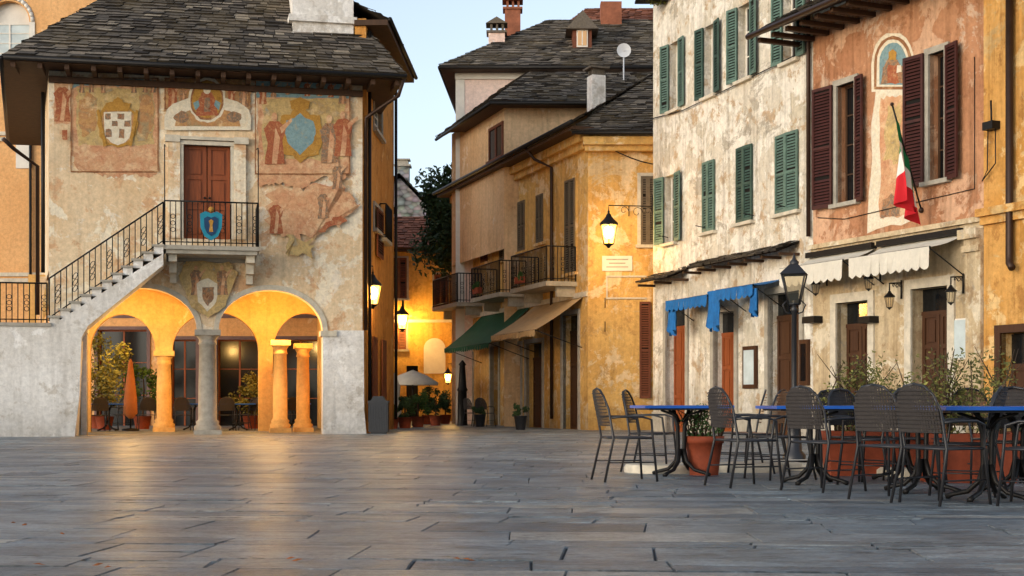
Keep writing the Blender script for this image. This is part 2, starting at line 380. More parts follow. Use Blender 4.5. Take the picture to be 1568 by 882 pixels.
def leaves(mb,c,rad,n,size,mat,clumps=14,seed=1):
    r=random.Random(seed); mb.use(mat); cl=[]
    for i in range(clumps):
        while 1:
            p=Vector((r.uniform(-1,1),r.uniform(-1,1),r.uniform(-1,1)))
            if p.length<1: break
        cl.append((Vector((p.x*rad[0],p.y*rad[1],p.z*rad[2])),r.uniform(.25,.5),r.uniform(.1,.9)))
    for i in range(n):
        q,s,b=r.choice(cl); d=Vector((r.gauss(0,1),r.gauss(0,1),r.gauss(0,1))).normalized()*r.random()**.5
        p=Vector(c)+q+Vector((d.x*rad[0],d.y*rad[1],d.z*rad[2]))*s
        a=Vector((r.gauss(0,1),r.gauss(0,1),r.gauss(0,1))).normalized(); e=a.orthogonal().normalized(); sz=size*r.uniform(.6,1.3)
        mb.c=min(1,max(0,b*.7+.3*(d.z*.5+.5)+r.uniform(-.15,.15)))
        mb.add([p-a*sz,p+e*sz*.5,p+a*sz,p-e*sz*.5],[(0,1,2,3)])
    mb.c=.5
def gx(px,D): return (px-CX)/F*D
WARM=(1,.57,.16)
def lamp(loc,energy,parent=None,rad=.07,col=WARM,name='lamp_light'):
    l=bpy.data.lights.new(name,'POINT'); l.energy=energy; l.color=col; l.shadow_soft_size=rad
    o=bpy.data.objects.new(name,l); link(o)
    if parent is not None: o.parent=parent; o.matrix_basis=Matrix.Translation(loc)
    else: o.location=loc
    return o
def lantern(name,loc,sc=1,lit=True,energy=0,bracket=None,n=6):
    mb=MB(name,M=Matrix.Translation(loc)); s=sc
    def ring(r,z): return [Vector((r*math.cos(2*math.pi*(j+.5)/n),r*math.sin(2*math.pi*(j+.5)/n),z)) for j in range(n)]
    a=ring(.10*s,-.24*s); b=ring(.17*s,.12*s)
    mb.use('pane' if lit else 'paneoff')
    for j in range(n): mb.add([a[j],a[(j+1)%n],b[(j+1)%n],b[j]],[(0,1,2,3)])
    mb.use('iron')
    for j in range(n):
        mb.tube([a[j],b[j]],.008*s,4); mb.tube([a[j],a[(j+1)%n]],.011*s,4); mb.tube([b[j],b[(j+1)%n]],.013*s,4)
    mb.lathe((0,0,0),[(.20*s,.12*s),(.19*s,.15*s),(.11*s,.22*s),(.06*s,.28*s),(.05*s,.31*s),(.02*s,.34*s),(.025*s,.37*s),(.004,.41*s)],n)
    mb.lathe((0,0,0),[(.02*s,-.32*s),(.05*s,-.28*s),(.11*s,-.245*s)],n)
    if lit: mb.use('bulb'); mb.sphere((0,0,-.02*s),.09*s,8,1.3)
    if bracket:
        d=Vector((bracket[0],bracket[1],0)); L=d.length; d.normalize(); mb.use('iron'); top=.42*s
        mb.tube([(0,0,.36*s),Vector((0,0,top+.1))+d*0,Vector((0,0,top+.12))+d*L],.016,6)
        for t0,rr in ((.35,.13),(.65,.17),(.9,.12)):
            rr*=min(1,L)
            mb.tube([d*(L*t0)+Z*(top+.10-rr)+d*rr*f*math.cos(t)+Z*rr*f*math.sin(t) for t,f in [(k*.5,1-.06*k) for k in range(13)]],.010,4)
        mb.tube([d*L+Z*(top-.35*s),d*L+Z*(top+.3*s)],.02,6)
    o=mb.done()
    if energy: lamp((0,0,-.02*s),energy,o,.12*s)
    return o

# ================================================================ GROUND
mb=MB('ground').use('grd'); mb.add([(-300,-100,-.014),(300,-100,-.014),(300,600,-.014),(-300,600,-.014)],[(0,1,2,3)]); mb.done()
mb=MB('stone_paving',M=Matrix.Rotation(math.radians(-4),4,'Z')).use('pav')
# courses of split-stone slabs, every joint slightly out of true
y=1.5
def wob(s,a): return [(rnd.uniform(-a,a)) for _ in range(s)]
while y<72:
    h=rnd.choice([.3,.38,.45,.55,.7]); x=-26-rnd.random()
    if y>45: h*=1.6
    band=rnd.gauss(0,.08); sk0=rnd.uniform(-.07,.07)
    while x<26:
        w=rnd.uniform(.45,1.7)*(1.5 if y>45 else 1); z=rnd.uniform(-.0035,.0035)
        cuts=[(y,y+h)] if rnd.random()<.7 else [(y,y+h*rnd.uniform(.4,.6))]
        if len(cuts)==1 and cuts[0][1]<y+h-.01: cuts.append((cuts[0][1],y+h))
        for (ya,yb) in cuts:
            g=rnd.uniform(.001,.006); e=.006
            t=wob(4,.0028); mb.c=min(1,max(0,rnd.gauss(.5,.24)+band)); j=wob(4,.014)
            x0,x1,y0,y1=x+g,x+w-g,ya+g,yb-g
            sk=sk0*.6
            o=[(x0,y0),(x1,y0+abs(j[0])*.3),(x1+sk,y1),(x0+sk,y1-abs(j[1])*.6)]
            i4=[(x0+e,y0+e),(x1-e,y0+e+abs(j[0])*.3),(x1-e+sk,y1-e),(x0+e+sk,y1-e-abs(j[1])*.6)]
            vs=[(a,b,z+t[k]) for k,(a,b) in enumerate(i4)]+[(a,b,-.0145) for k,(a,b) in enumerate(o)]
            mb.add(vs,[(0,1,2,3)]+[(4+k,4+(k+1)%4,(k+1)%4,k) for k in range(4)])
        x+=w
    y+=h
mb.done()
mb=MB('fallen_leaves').use('dleaf')
for px,py in [(20,803),(38,806),(60,868),(150,868),(165,872),(445,858),(455,861),(700,859),(716,860),(722,862),(95,820)]:
    D=F*CH/(py-HY); c=Vector((gx(px,D),D,.012)); a=rnd.random()*6; s=rnd.uniform(.02,.034)
    u=Vector((math.cos(a),math.sin(a),.15))*s; v=Vector((-math.sin(a),math.cos(a),.1))*s*.6
    mb.add([c-u,c-u*.3+v,c+u,c-u*.3-v,c+Z*.008],[(0,4,1),(1,4,2),(2,4,3),(3,4,0)])
mb.done()

# ================================================================ PALAZZO (town hall with arcade)
P=Frame('frescoed_palazzo',(-11.46,35.2),(-3.88,36.9)); W=P.W; H=9.25
aL0,aL1,aR0,aR1=P.s(133),P.s(301),P.s(335),P.s(494); zs=2.66; rise=1.03
outer=[(0,-.03),(aL0,-.03)]+arc(aL0,aL1,zs,rise)+arc(aR0,aR1,zs,rise)+[(aR1,-.03),(W,-.03),(W,H),(0,H)]
dr=P.R(281,353,223,366)
slab(P,'front_wall','pal',outer,[rect(dr)],.42)
mb=MB('archivolts',P)
mb.use('stonel')
for a,b in ((aL0,aL1),(aR0,aR1)):
    o=arc(a-.13,b+.13,zs,rise+.13,24); i=arc(a,b,zs,rise,24)
    for k in range(24):
        mb.add([(o[k][0],-.03,o[k][1]),(o[k+1][0],-.03,o[k+1][1]),(i[k+1][0],-.03,i[k+1][1]),(i[k][0],-.03,i[k][1])],[(0,1,2,3)])
        mb.add([(i[k][0],-.03,i[k][1]),(i[k+1][0],-.03,i[k+1][1]),(i[k+1][0],.0,i[k+1][1]),(i[k][0],.0,i[k][1])],[(0,1,2,3)])
        mb.add([(o[k][0],-.03,o[k][1]),(o[k+1][0],-.03,o[k+1][1]),(o[k+1][0],.0,o[k+1][1]),(o[k][0],.0,o[k][1])],[(0,1,2,3)])
mb.done()
mb=MB('columns',P); mb.use('stone')
cs=(aL1+aR0)/2
def column(mb,x,y,r,zt):
    mb.box(x-r*1.5,x+r*1.5,y-r*1.5,y+r*1.5,0,.12)
    mb.lathe((x,y),[(r*1.45,.12),(r*1.5,.2),(r*1.2,.26),(r*1.3,.32),(r*1.03,.38),(r*1.02,1.2),(r*.9,zt-.38),(r*1.05,zt-.36),(r*.95,zt-.3),(r*.95,zt-.24),(r*1.3,zt-.14)],24)
    mb.box(x-r*1.4,x+r*1.4,y-r*1.4,y+r*1.4,zt-.14,zt)
column(mb,cs,.21,.23,zs)
mb.use('palw'); mb.box(aR1,P.s(512),-.05,.4,0,zs-.14); mb.use('stonel'); mb.box(aR1-.06,P.s(512)+.05,-.1,.42,zs-.14,zs)
mb.use('palw'); mb.prism([(P.s(511),0),(W+.1,0),(W+.04,.6),(W+.03,zs+.02),(P.s(511),zs+.02)],-.045,.44)
mb.use('stonel'); mb.box(aL0-.16,aL0+.02,-.08,.42,zs-.12,zs); mb.use('palw'); mb.box(aL0-.14,aL0,-.04,.42,0,zs-.12)
mb.done()
# interior arcade
yi=3.8
i0=[P.s(138,yi),P.s(238,yi),P.s(264,yi),P.s(396,yi),P.s(418,yi),P.s(520,yi)]
zi=2.25
outer=[(-.9,-.03),(i0[0],-.03)]+arc(i0[0],i0[1],zi,1.0)+[(i0[1]-.0,zi-.001),(i0[2],zi-.001)]+arc(i0[2],i0[3],zi,1.1)+[(i0[3],-.03),(i0[4],-.03)]+arc(i0[4],i0[5],zi,1.1)+[(i0[5],-.03),(W,-.03),(W,4.3),(-.9,4.3)]
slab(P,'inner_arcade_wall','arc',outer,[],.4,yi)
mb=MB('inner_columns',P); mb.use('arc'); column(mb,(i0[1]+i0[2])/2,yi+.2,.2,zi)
column(mb,P.s(429,2.2),2.2,.19,zi+.25); column(mb,P.s(464,3.0),3.0,.18,zi+.2); mb.done()
mb=MB('arcade_vaults',P).use('arc'); mb.smooth=False
for a,b in ((-.2,cs),(cs,W)):
    N=26; g=[]
    for j in range(N+1):
        for i in range(N+1):
            u=-1+2*i/N; v=-1+2*j/N
            h=max(math.sqrt(max(0,1-u*u)),math.sqrt(max(0,1-v*v)))
            g.append((a+(b-a)*i/N,.42+(yi-.42)*j/N,2.75+1.2*h))
    mb.add(g,[(j*(N+1)+i,j*(N+1)+i+1,(j+1)*(N+1)+i+1,(j+1)*(N+1)+i) for j in range(N) for i in range(N)])
mb.box(W-.4,W-.003,.42,9,-.03,4.2); mb.box(-.9,W-.4,yi+.4,9,4.0,4.2)
mb.box(cs-.16,cs+.16,.42,yi,2.62,2.95)
mb.done()
lamp((1.9,1.6,2.9),260,P.e,.12); lamp((5.6,1.6,2.9),300,P.e,.12); lamp((1.5,6.2,2.9),120,P.e,.12); lamp((5.2,6.2,3.0),150,P.e,.12)
BL=P.M.inverted()@Vector((-11.46-3.3,35.2+9.4,0))
mb=MB('side_and_back_walls',P).use('pal')
mb.add([(0,.01,4.1),(BL.x,BL.y,4.1),(BL.x,BL.y,H),(0,.01,H)],[(0,1,2,3)])
mb.add([(BL.x,BL.y,4.1),(W,9.4,4.1),(W,9.4,H),(BL.x,BL.y,H)],[(0,1,2,3)])
mb.add([(W-.002,.3,-.03),(W-.002,9.4,-.03),(W-.002,9.4,H),(W-.002,.3,H)],[(0,1,2,3)])
mb.add([(0,.4,4.25),(W,.4,4.25),(W,9.4,4.25),(BL.x,BL.y,4.25)],[(0,1,2,3)])
for t in (.35,1):
    x=BL.x*t; yy=BL.y*t; mb.box(x-.2,x+.25,yy-.25,yy+.25,-.03,4.2)
mb.use('iron'); mb.tube([(BL.x*.2-.1,BL.y*.2,4.2),(BL.x*.2-.1,BL.y*.2,8.9)],.05,6)
mb.done()
# roof
ov=.95; z0=9.15
fl=Vector((-.95,-ov,z0)); fr_=Vector((W+.98,-ov-.05,z0)); bl=Vector((BL.x-1.1,BL.y+1,z0)); br=Vector((W+.9,10.3,z0))
r1=Vector((2.9,3.7,13.1)); r2=Vector((W-.9,3.7,13.1)); r1b=Vector((1.9,6.5,13.1)); r2b=Vector((W-.9,6.5,13.1))
mb=MB('slate_roof',P)
slate(mb,fl,fr_,r2,r1,.16); slate(mb,fr_,br,r2b,r2,.25); slate(mb,bl,fl,r1,r1b,.2); mb.use('slate'); mb.add([bl,br,r2b,r1b],[(0,1,2,3)]); mb.add([r1,r2,r2b,r1b],[(0,1,2,3)])
mb.use('wood'); 
mb.add([fl-Z*.12,fr_-Z*.12,br-Z*.12,bl-Z*.12],[(0,1,2,3)])
mb.obox(fl-Z*.14,X,Y,Z,0,(fr_-fl).length,0,.04,0,.13)
mb.done()
mb=MB('rafters_and_gutter',P).use('wood')
x=-.8
while x<W+.85:
    mb.box(x,x+.11,-ov+.05,.0,z0-.27,z0-.125); x+=.62
mb.box(0,W,-.12,-.002,z0-.42,z0-.27)
mb.use('iron'); mb.tube([fl+Vector((0,-.05,-.07)),fr_+Vector((.02,-.05,-.07))],.06,8)
mb.tube([bl-Z*.08,fl+Vector((-.05,0,-.08))],.06,8)
mb.use('copper')
mb.tube([fr_+Vector((-.05,0,-.12)),fr_+Vector((-.15,.2,-.5)),(W+.3,-.1,8.35),(W+.1,-.02,8.2),(W+.1,.1,7.9),(W+.1,.1,2.7)],.05,8)
mb.tube([fl+Vector((-.02,.1,-2.0)),fl+Vector((.2,.3,-2.2)),(-.3,.3,6.7),(-.3,.35,3.)],.05,8)
mb.done()
mb=MB('bell_turret',P).use('palw'); s0,s1=P.s(448,.6),P.s(541,.6)
mb.box(s0,s1,.55,2.2,9.9,13.6); mb.box(s0-.1,s1+.08,.45,2.3,10.75,10.92); mb.box(s0-.04,s1+.04,.5,2.25,10.3,10.45); mb.done()
# door
mb=MB('balcony_door',P); door(mb,dr,.12,'door',2,3)
s0,s1,zb,zt=dr
mb.use('iron'); 
for sg in (-.06,.06): mb.sphere(((s0+s1)/2+sg,.09,zb+1.05),.03,6)
mb.use('stonel'); mb.box(s0-.08,s0,-.06,.12,zb,zt); mb.box(s1,s1+.08,-.06,.12,zb,zt); mb.box(s0-.12,s1+.12,-.08,.12,zt,zt+.1)
mb.use('pal'); mb.box(s0-.38,s0-.082,-.09,0,zb,zt+.05); mb.box(s1+.082,s1+.38,-.09,0,zb,zt+.05)
mb.use('stonel'); mb.box(s0-.45,s0-.0822,-.14,0,zt+.051,zt+.22); mb.box(s1+.0822,s1+.45,-.14,0,zt+.051,zt+.22); mb.box(s0-.12,s1+.12,-.13,0,zt+.12,zt+.2)
mb.done()
# frescoes
mb=MB('frescoes',P); lay=[0]
def patch(pts,mat,jit=.04,sub=5,y=None):
    loc=[P.p(a,b) for a,b in pts]; out=[]
    for (a,b),(c,d) in zip(loc,loc[1:]+loc[:1]):
        for k in range(sub): 
            t=k/sub; out.append((a+(c-a)*t+rnd.uniform(-jit,jit),b+(d-b)*t+rnd.uniform(-jit,jit)))
    lay[0]+=1; mb.use(mat); mb.flat(out,y if y is not None else -.003-.0006*lay[0])
def rp(x0,x1,y0,y1): return [(x0,y1),(x1,y1),(x1,y0),(x0,y0)]
def oval(cx,cy,rx,ry,n=12): return [(cx+rx*math.cos(2*math.pi*i/n),cy+ry*math.sin(2*math.pi*i/n)) for i in range(n)]
def fig(cx,y0,y1,robe='fr_red',lean=0,skin='fr_white'):
    h=y1-y0; w=h*.17
    patch([(cx-w*1.1+lean,y1),(cx+w*1.2+lean,y1),(cx+w*.9,y0+h*.55),(cx+w*1.3,y0+h*.3),(cx+w*.5,y0+h*.18),(cx-w*.5,y0+h*.18),(cx-w*1.2,y0+h*.33),(cx-w*.8,y0+h*.6)],robe,.012,3)
    patch([(cx-w*.3,y1),(cx+w*.3,y1),(cx+w*.6,y0+h*.5),(cx+w*.1,y0+h*.3)],'fr_pink' if robe!='fr_pink' else 'fr_fig',.008,2)
    patch(oval(cx,y0+h*.1,h*.06,h*.09,8),'fr_gold' if skin=='g' else 'fr_pink',.006,1)
    patch([(cx+w*.6,y0+h*.3),(cx+w*1.9,y0+h*.12),(cx+w*2.0,y0+h*.18),(cx+w*.8,y0+h*.42)],'fr_pink',.008,2)
def frame_(x0,x1,y0,y1,t=3,mat='fr_line'):
    patch(rp(x0,x1,y0,y0+t),mat,.008,8); patch(rp(x0,x1,y1-t,y1),mat,.008,8); patch(rp(x0,x0+t,y0+t,y1-t),mat,.008,8); patch(rp(x1-t,x1,y0+t,y1-t),mat,.008,8)
patch(rp(83,106,118,190),'fr_pink',.02); fig(95,122,186,'fr_red')
patch([(108,120),(243,124),(243,262),(225,272),(200,266),(170,272),(140,264),(118,262),(110,240)],'fr_pink',.05,8)
patch(rp(118,236,134,222),'fr_grey',.04,10)
patch([(112,135),(150,126),(180,133),(215,126),(240,136),(240,122),(112,119)],'fr_blue',.03,5)
patch([(120,160),(134,140),(150,150),(146,200),(128,212),(118,190)],'fr_och',.04,4); patch([(212,150),(230,140),(238,180),(226,214),(212,200)],'fr_och',.04,4)
for cx in (125,140,158,205,222,234): fig(cx,121,142,'fr_fig')
frame_(108,243,119,264,2)
patch(oval(180,190,31,36),'fr_gold',.03,2); patch(oval(180,191,27,32),'fr_och',.02,2)
patch([(180,223),(192,218),(200,208),(202,172),(159,172),(161,208),(169,218)],'fr_white',.01,3)
for r in (rp(161,170,174,183),rp(180,190,174,183),rp(171,180,185,194),rp(190,200,185,194),rp(162,171,198,210),rp(182,190,198,212)): patch(r,'fr_fig',.012,2)
patch([(164,171),(197,171),(200,158),(191,162),(187,153),(181,149),(174,153),(170,162),(161,158)],'fr_gold',.012,2)
for k in range(9): patch([(148+k*1.2,170+k*6),(152+k*1.2,168+k*6),(154+k*1.2,175+k*6),(149+k*1.2,177+k*6)],'fr_gold',.01,2); patch([(212-k*1.2,170+k*6),(208-k*1.2,168+k*6),(206-k*1.2,175+k*6),(211-k*1.2,177+k*6)],'fr_gold',.01,2)
patch([(250,122),(382,120),(384,166),(252,170)],'fr_och',.03,8); frame_(252,382,120,168,2)
fig(264,126,164,'fr_red'); fig(372,126,164,'fr_fig'); fig(280,132,162,'fr_fig'); fig(354,132,162,'fr_red')
ped=[(252,200)]+[(318-66*math.cos(math.pi*i/10),178-30*math.sin(math.pi*i/10)) for i in range(11)]+[(384,200)]
patch(ped,'fr_white',.01,2)
patch([(268,194)]+[(318-48*math.cos(math.pi*i/10),184-18*math.sin(math.pi*i/10)) for i in range(11)]+[(368,194)],'fr_och',.01,2)
patch(oval(278,180,12,9),'fr_fig',.02,1); patch(oval(358,180,12,9),'fr_fig',.02,1)
patch(oval(317,154,29,35,16),'fr_white',.02,2); patch(oval(317,154,26,31,16),'fr_line',.012,2); patch(oval(317,154,23,28,16),'fr_gold',.012,2)
patch([(300,178),(334,178),(330,155),(325,142),(309,142),(303,156)],'fr_red',.01,3); patch(oval(317,138,6,7,10),'fr_white',.005,1); patch([(311,132),(323,132),(325,126),(317,123),(309,126)],'fr_gold',.004,1); patch([(312,172),(322,172),(321,150),(313,150)],'fr_fig',.006,2); patch([(296,158),(304,154),(306,162),(299,170)],'fr_blue',.008,2); patch([(338,158),(330,154),(328,162),(335,170)],'fr_blue',.008,2)
patch([(390,122),(536,126),(536,258),(520,285),(498,272),(460,290),(430,282),(396,287),(394,200)],'fr_pink',.05,9); patch(rp(402,528,150,245),'fr_grey',.05,10)
patch([(392,150),(534,152),(534,128),(392,125)],'fr_blue',.02,9)
for cx,y0,y1,r in ((402,127,160,'fr_red'),(418,126,150,'fr_fig'),(470,124,148,'fr_red'),(488,124,148,'fr_fig'),(506,126,150,'fr_red'),(524,128,160,'fr_fig'),(440,128,146,'fr_fig')): fig(cx,y0,y1,r)
frame_(390,536,123,268,2)
patch([(459,250),(472,240),(487,238),(492,220),(499,205),(490,190),(490,178),(474,176),(466,165),(452,165),(444,176),(430,178),(429,190),(421,205),(428,222),(434,238),(448,240)],'fr_gold',.02,3); patch([(459,238),(478,220),(483,205),(480,186),(468,182),(459,174),(450,182),(438,186),(436,205),(442,222)],'fr_blue',.015,3)
fig(420,172,252,'fr_red'); fig(504,176,250,'fr_fig'); fig(524,170,240,'fr_red')
patch([(446,168),(472,168),(474,156),(459,150),(444,156)],'fr_gold',.01,2)
patch([(408,362),(440,358),(470,366),(520,345),(547,318),(540,296),(515,282),(460,286),(410,292)],'fr_pink',.14,6)
fig(422,305,358,'fr_red'); fig(516,248,290,'fr_fig'); patch([(488,356),(505,350),(532,338),(520,328),(500,340)],'fr_red',.05,4); fig(494,290,335,'fr_fig')
patch([(292,470),(318,486),(344,470),(362,420),(352,402),(284,402),(274,422)],'fr_grey',.04,5)
fig(300,406,452,'fr_fig'); fig(340,406,452,'fr_fig'); patch([(318,478),(332,462),(334,434),(318,426),(302,434),(304,462)],'fr_white',.02,3); patch([(318,470),(327,458),(328,440),(309,440),(310,458)],'fr_fig',.015,3)
patch(rp(440,478,365,395),'fr_grey',.12,4); patch(rp(96,104,200,215),'fr_red',.01,3)
mb.done()
# balcony + stair
YB=-1.2; zb=4.66
b0,b1=P.s(250,YB),P.s(398,YB)
mb=MB('balcony',P).use('stone'); mb.box(b0,b1,YB,-.08,zb-.1,zb); mb.box(b0+.06,b1-.06,YB+.06,-.081,zb-.2,zb-.1); mb.box(b0+.06,b1-.06,-.081,-.002,zb-.3,zb-.01)
mb.use('stonel')
for xc in (b0+.22,b1-.22):
    mb.obox((xc,0,0),Vector((0,-1,0)),X,Z,0,1.0,-.1,.1,zb-.38,zb-.2); mb.obox((xc,0,0),Vector((0,-1,0)),X,Z,0,.6,-.09,.09,zb-.62,zb-.38)
    mb.obox((xc,0,0),Vector((0,-1,0)),X,Z,0,.28,-.08,.08,zb-.85,zb-.62)
railing(mb,[(b0+.03,YB+.04,zb),(b1-.04,YB+.04,zb),(b1-.04,-.05,zb)],1.08)
mb.use('iron'); mb.tube([(b0+.03,YB+.04,zb),(b0+.03,YB+.04,zb+2.45),(b0+.03,-.05,zb+2.6)],.014,5); mb.tube([(b1-.04,YB+.04,zb),(b1-.04,YB+.04,zb+2.45),(b1-.04,-.05,zb+2.6)],.014,5)
mb.done()
l0=P.s(75,YB); lz=2.72; xl=P.s(-6,YB)-1.5
mb=MB('staircase',P); n=11; run=(b0-l0)/n; rs=(zb-lz)/n
mb.use('palw')
x1=P.s(122,YB)
mb.prism([(xl,-.03),(x1-.12,-.03),(x1,1.0),(x1+.04,lz-.35),(x1+.2,lz-.05),(b0,zb-.5),(b0,zb-.22),(l0+.02,lz-.08),(xl,lz-.08)],YB,YB+.28)
mb.prism([(xl,-.03),(x1-.1,-.03),(x1,lz-.4),(xl,lz-.4)],YB+.28,-.1)
mb.prism([(x1+.02,lz-.2),(b0,zb-.48),(b0,zb-.3),(l0+.02,lz-.15)],YB+.28,-.1)
mb.use('stone'); mb.box(xl,l0+.05,YB-.05,-.1,lz-.08,lz)
for i in range(n):
    a=l0+run*i; z=lz+rs*(i+1); mb.use('stone'); mb.box(a-.03,a+run+.02,YB-.04,-.1,z-.05,z); mb.use('palw'); mb.box(a+.02,a+run,YB+.01,-.101,z-rs-.05,z-.05)
railing(mb,[(l0,YB+.04,lz+.05),(b0,YB+.04,zb+.02)],1.02,sp=.16)
railing(mb,[(xl,YB+.04,lz),(l0-.05,YB+.04,lz)],.95)
mb.done()
mb=MB('shield_emblem',P,True); cx_=(b0+b1)/2-.02
def shield(w,h,zc): return [(cx_-w,zc+h*.8),(cx_-w*.5,zc+h),(cx_,zc+h*.85),(cx_+w*.5,zc+h),(cx_+w,zc+h*.8),(cx_+w*.95,zc-h*.1),(cx_+w*.6,zc-h*.7),(cx_,zc-h),(cx_-w*.6,zc-h*.7),(cx_-w*.95,zc-h*.1)]
mb.use('teal'); mb.prism(shield(.27,.36,zb+.48),YB-.06,YB-.02); mb.use('navy'); mb.prism(shield(.17,.24,zb+.47),YB-.075,YB-.06)
mb.use('fr_gold'); mb.prism([(cx_-.05,zb+.33),(cx_+.05,zb+.33),(cx_+.03,zb+.5),(cx_+.06,zb+.6),(cx_,zb+.64),(cx_-.06,zb+.6),(cx_-.03,zb+.5)],YB-.085,YB-.075); mb.sphere((cx_,YB-.07,zb+.88),.07,8); mb.done()

# ================================================================ peach building behind left
Q=Frame('peach_building',(-24,49.5),(-6.4,49.5))
aw=Q.R(-20,45,12,95)
shops=[Q.R(150,225,505,655),Q.R(262,300,520,655),Q.R(333,398,520,655),Q.R(418,500,520,655),Q.R(20,70,505,655)]
aw2=aw[:3]+(aw[3]-.5,)
slab(Q,'front_wall','peach',[(0,-.03),(Q.W,-.03),(Q.W,14.9),(0,14.9)],[[(aw2[0],aw2[2]),(aw2[1],aw2[2])]+arc(aw2[0],aw2[1],aw2[3],.75,16,True)]+[rect(s) for s in shops],.4)
mb=MB('windows',Q)
mb.use('white_p'); mb.box(aw2[0]-.1,aw2[1]+.1,.3,.34,aw2[2],aw2[3]+.9); m=(aw2[0]+aw2[1])/2
glazing(mb,aw2,.15,'white_p',3,'poster')
for (a,b) in zip(arc(aw2[0]-.12,aw2[1]+.12,aw2[3],.87,16)[:-1],arc(aw2[0]-.12,aw2[1]+.12,aw2[3],.87,16)[1:]): mb.tube([(a[0],-.02,a[1]),(b[0],-.02,b[1])],.07,4)
mb.box(aw2[0]-.2,aw2[0]-.02,-.05,0,aw2[2],aw2[3]); mb.box(aw2[1]+.02,aw2[1]+.2,-.05,0,aw2[2],aw2[3])
w=Q.R(25,48,215,258); mb.use('white_p'); mb.box(w[0],w[1],-.05,-.003,w[2],w[3])
for s in shops: glazing(mb,s,.2,'door',2); surround(mb,s,.12,.04,'mauve',False)
mb.use('mauve'); mb.box(Q.s(130),Q.W-.01,-.03,-.003,3.75,4.9)
mb.use('stonel')
for z in (5.0,5.2,9.9,10.1): mb.box(0,Q.W,-.08,-.003,z,z+.13)
mb.use('peach'); mb.box(0,Q.W,.4,8,14.4,14.6); mb.box(0,.3,.4,8,0,14.4); mb.box(Q.W-.3,Q.W,.4,8,0,14.4)
mb.use('iron'); mb.tube([(Q.s(48),-.1,13),(Q.s(48),-.1,0)],.05,6)
mb.done()
# ================================================================ alley building behind palazzo
A=Frame('alley_house',(-3.83,37.35),(-3.62,43.6)); 
ws=[A.R(572,584,160,205),A.R(572,584,320,355)]
slab(A,'alley_wall','oran',[(0,-.03),(A.W,-.03),(A.W,10.9),(0,10.9)],[rect(A.R(574,584,165,200))],.3)
mb=MB('details',A); mb.use('oran'); mb.box(A.W-.3,A.W,.31,1.6,-.03,10.85)
glazing(mb,A.R(574,584,165,200),.1)
for r in ws: surround(mb,r,.1)
r=A.R(574,583,322,395); leaf(mb,r[0],r[2],r[3],r[1]-r[0],1,0,-.05,'brown')
for q in ((.9,1.5),(2.9,1.5)): leaf(mb,q[0],.3,2.6,.9,1,0,-.04,'brown',False)
mb.use('iron'); mb.tube([(.1,-.08,10.6),(.1,-.08,.3)],.05,6); mb.tube([(A.W-.15,-.08,10.6),(A.W-.15,-.08,.3)],.05,6)
mb.use('stone'); mb.box(2.6,4.0,-.22,-.003,5.35,5.45); railing(mb,[(2.62,-.03,5.45),(2.62,-.2,5.45),(3.98,-.2,5.45),(3.98,-.03,5.45)],.95,scroll=False)
slate(mb,(A.W+.5,-.6,10.85),(-.1,-.6,10.85),(.2,.6,11.5),(A.W-.2,1.6,12.0),.3); mb.use('wood'); mb.box(-.1,A.W+.4,-.58,.3,10.7,10.84)
mb.use('iron'); mb.tube([(-.1,-.64,10.85),(A.W+.4,-.64,10.85)],.06,8)
mb.done()
mb=MB('litter_bin',M=Matrix.Translation((gx(580,37),37,0))).use('irong')
mb.box(-.25,.25,-.2,.2,.05,.8); mb.box(-.27,.27,-.22,.22,.8,.86); mb.prism([(-.2,.86),(.2,.86),(.12,.98),(-.12,.98)],-.18,.18); mb.box(-.2,.2,-.15,.15,0,.05)
for i in range(7): mb.box(-.22+i*.068,-.2+i*.068,-.212,-.2,.1,.76)
mb.done()

# ================================================================ far alley house + stone house + tree
E=Frame('yellow_house',(-8,62),(1,62))
slab(E,'front_wall','far',[(0,-.03),(E.W,-.03),(E.W,7.6),(0,7.6)],[rect(E.R(622,640,560,640))],.3)
mb=MB('details',E)
for r in (E.R(599,623,395,457),E.R(598,622,484,535),E.R(665,685,420,470)):
    m=(r[0]+r[1])/2; leaf(mb,r[0],r[2],r[3],m-r[0]-.01,1,0,-.03,'brown'); leaf(mb,r[1],r[2],r[3],r[1]-m-.01,-1,0,-.03,'brown'); surround(mb,r,.08)
r=E.R(649,682,530,572); mb.use('white_p'); mb.prism([(r[0],r[2])]+[(r[1],r[2])]+arc(r[0],r[1],r[3]-.1,.45,12,True),-.04,-.003)
mb.use('stonel'); mb.box(0,E.W,-.05,-.003,4.3,4.42)
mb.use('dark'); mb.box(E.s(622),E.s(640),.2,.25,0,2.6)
slate(mb,(0,-.5,7.5),(E.W,-.5,7.5),(E.W,3,9.3),(0,3,9.3),.3,'tile',(.2,.3)); mb.use('wood'); mb.box(0,E.W,-.45,0,7.38,7.48)
mb.done()
S=Frame('stone_house',(-8.5,76),(-3.2,76))
mb=MB('gable_walls',S).use('rubble')
pk=S.s(612); rt=S.s(662); mb.prism([(0,0),(rt,0),(rt,11.0),(pk,12.8),(0,11.2)],0,6)
mb.use('glass'); r=S.R(597,606,317,328); mb.box(r[0],r[1],-.03,-.002,r[2],r[3])
slate(mb,(rt+.4,-.4,10.85),(rt+.4,6,10.85),(pk,6,13.0),(pk,-.4,13.0),.3); slate(mb,(-.4,-.4,11.0),(-.4,6,11.0),(pk,6,13.),(pk,-.4,13.0),.3)
mb.use('rubble'); s0=S.s(604); mb.box(s0,s0+.7,1,1.7,12,13.6); mb.use('stone'); mb.box(s0-.1,s0+.8,.9,1.8,13.6,13.7); mb.box(s0+.05,s0+.65,1.1,1.6,13.7,13.95); mb.box(s0-.05,s0+.75,1,1.7,13.95,14.02)
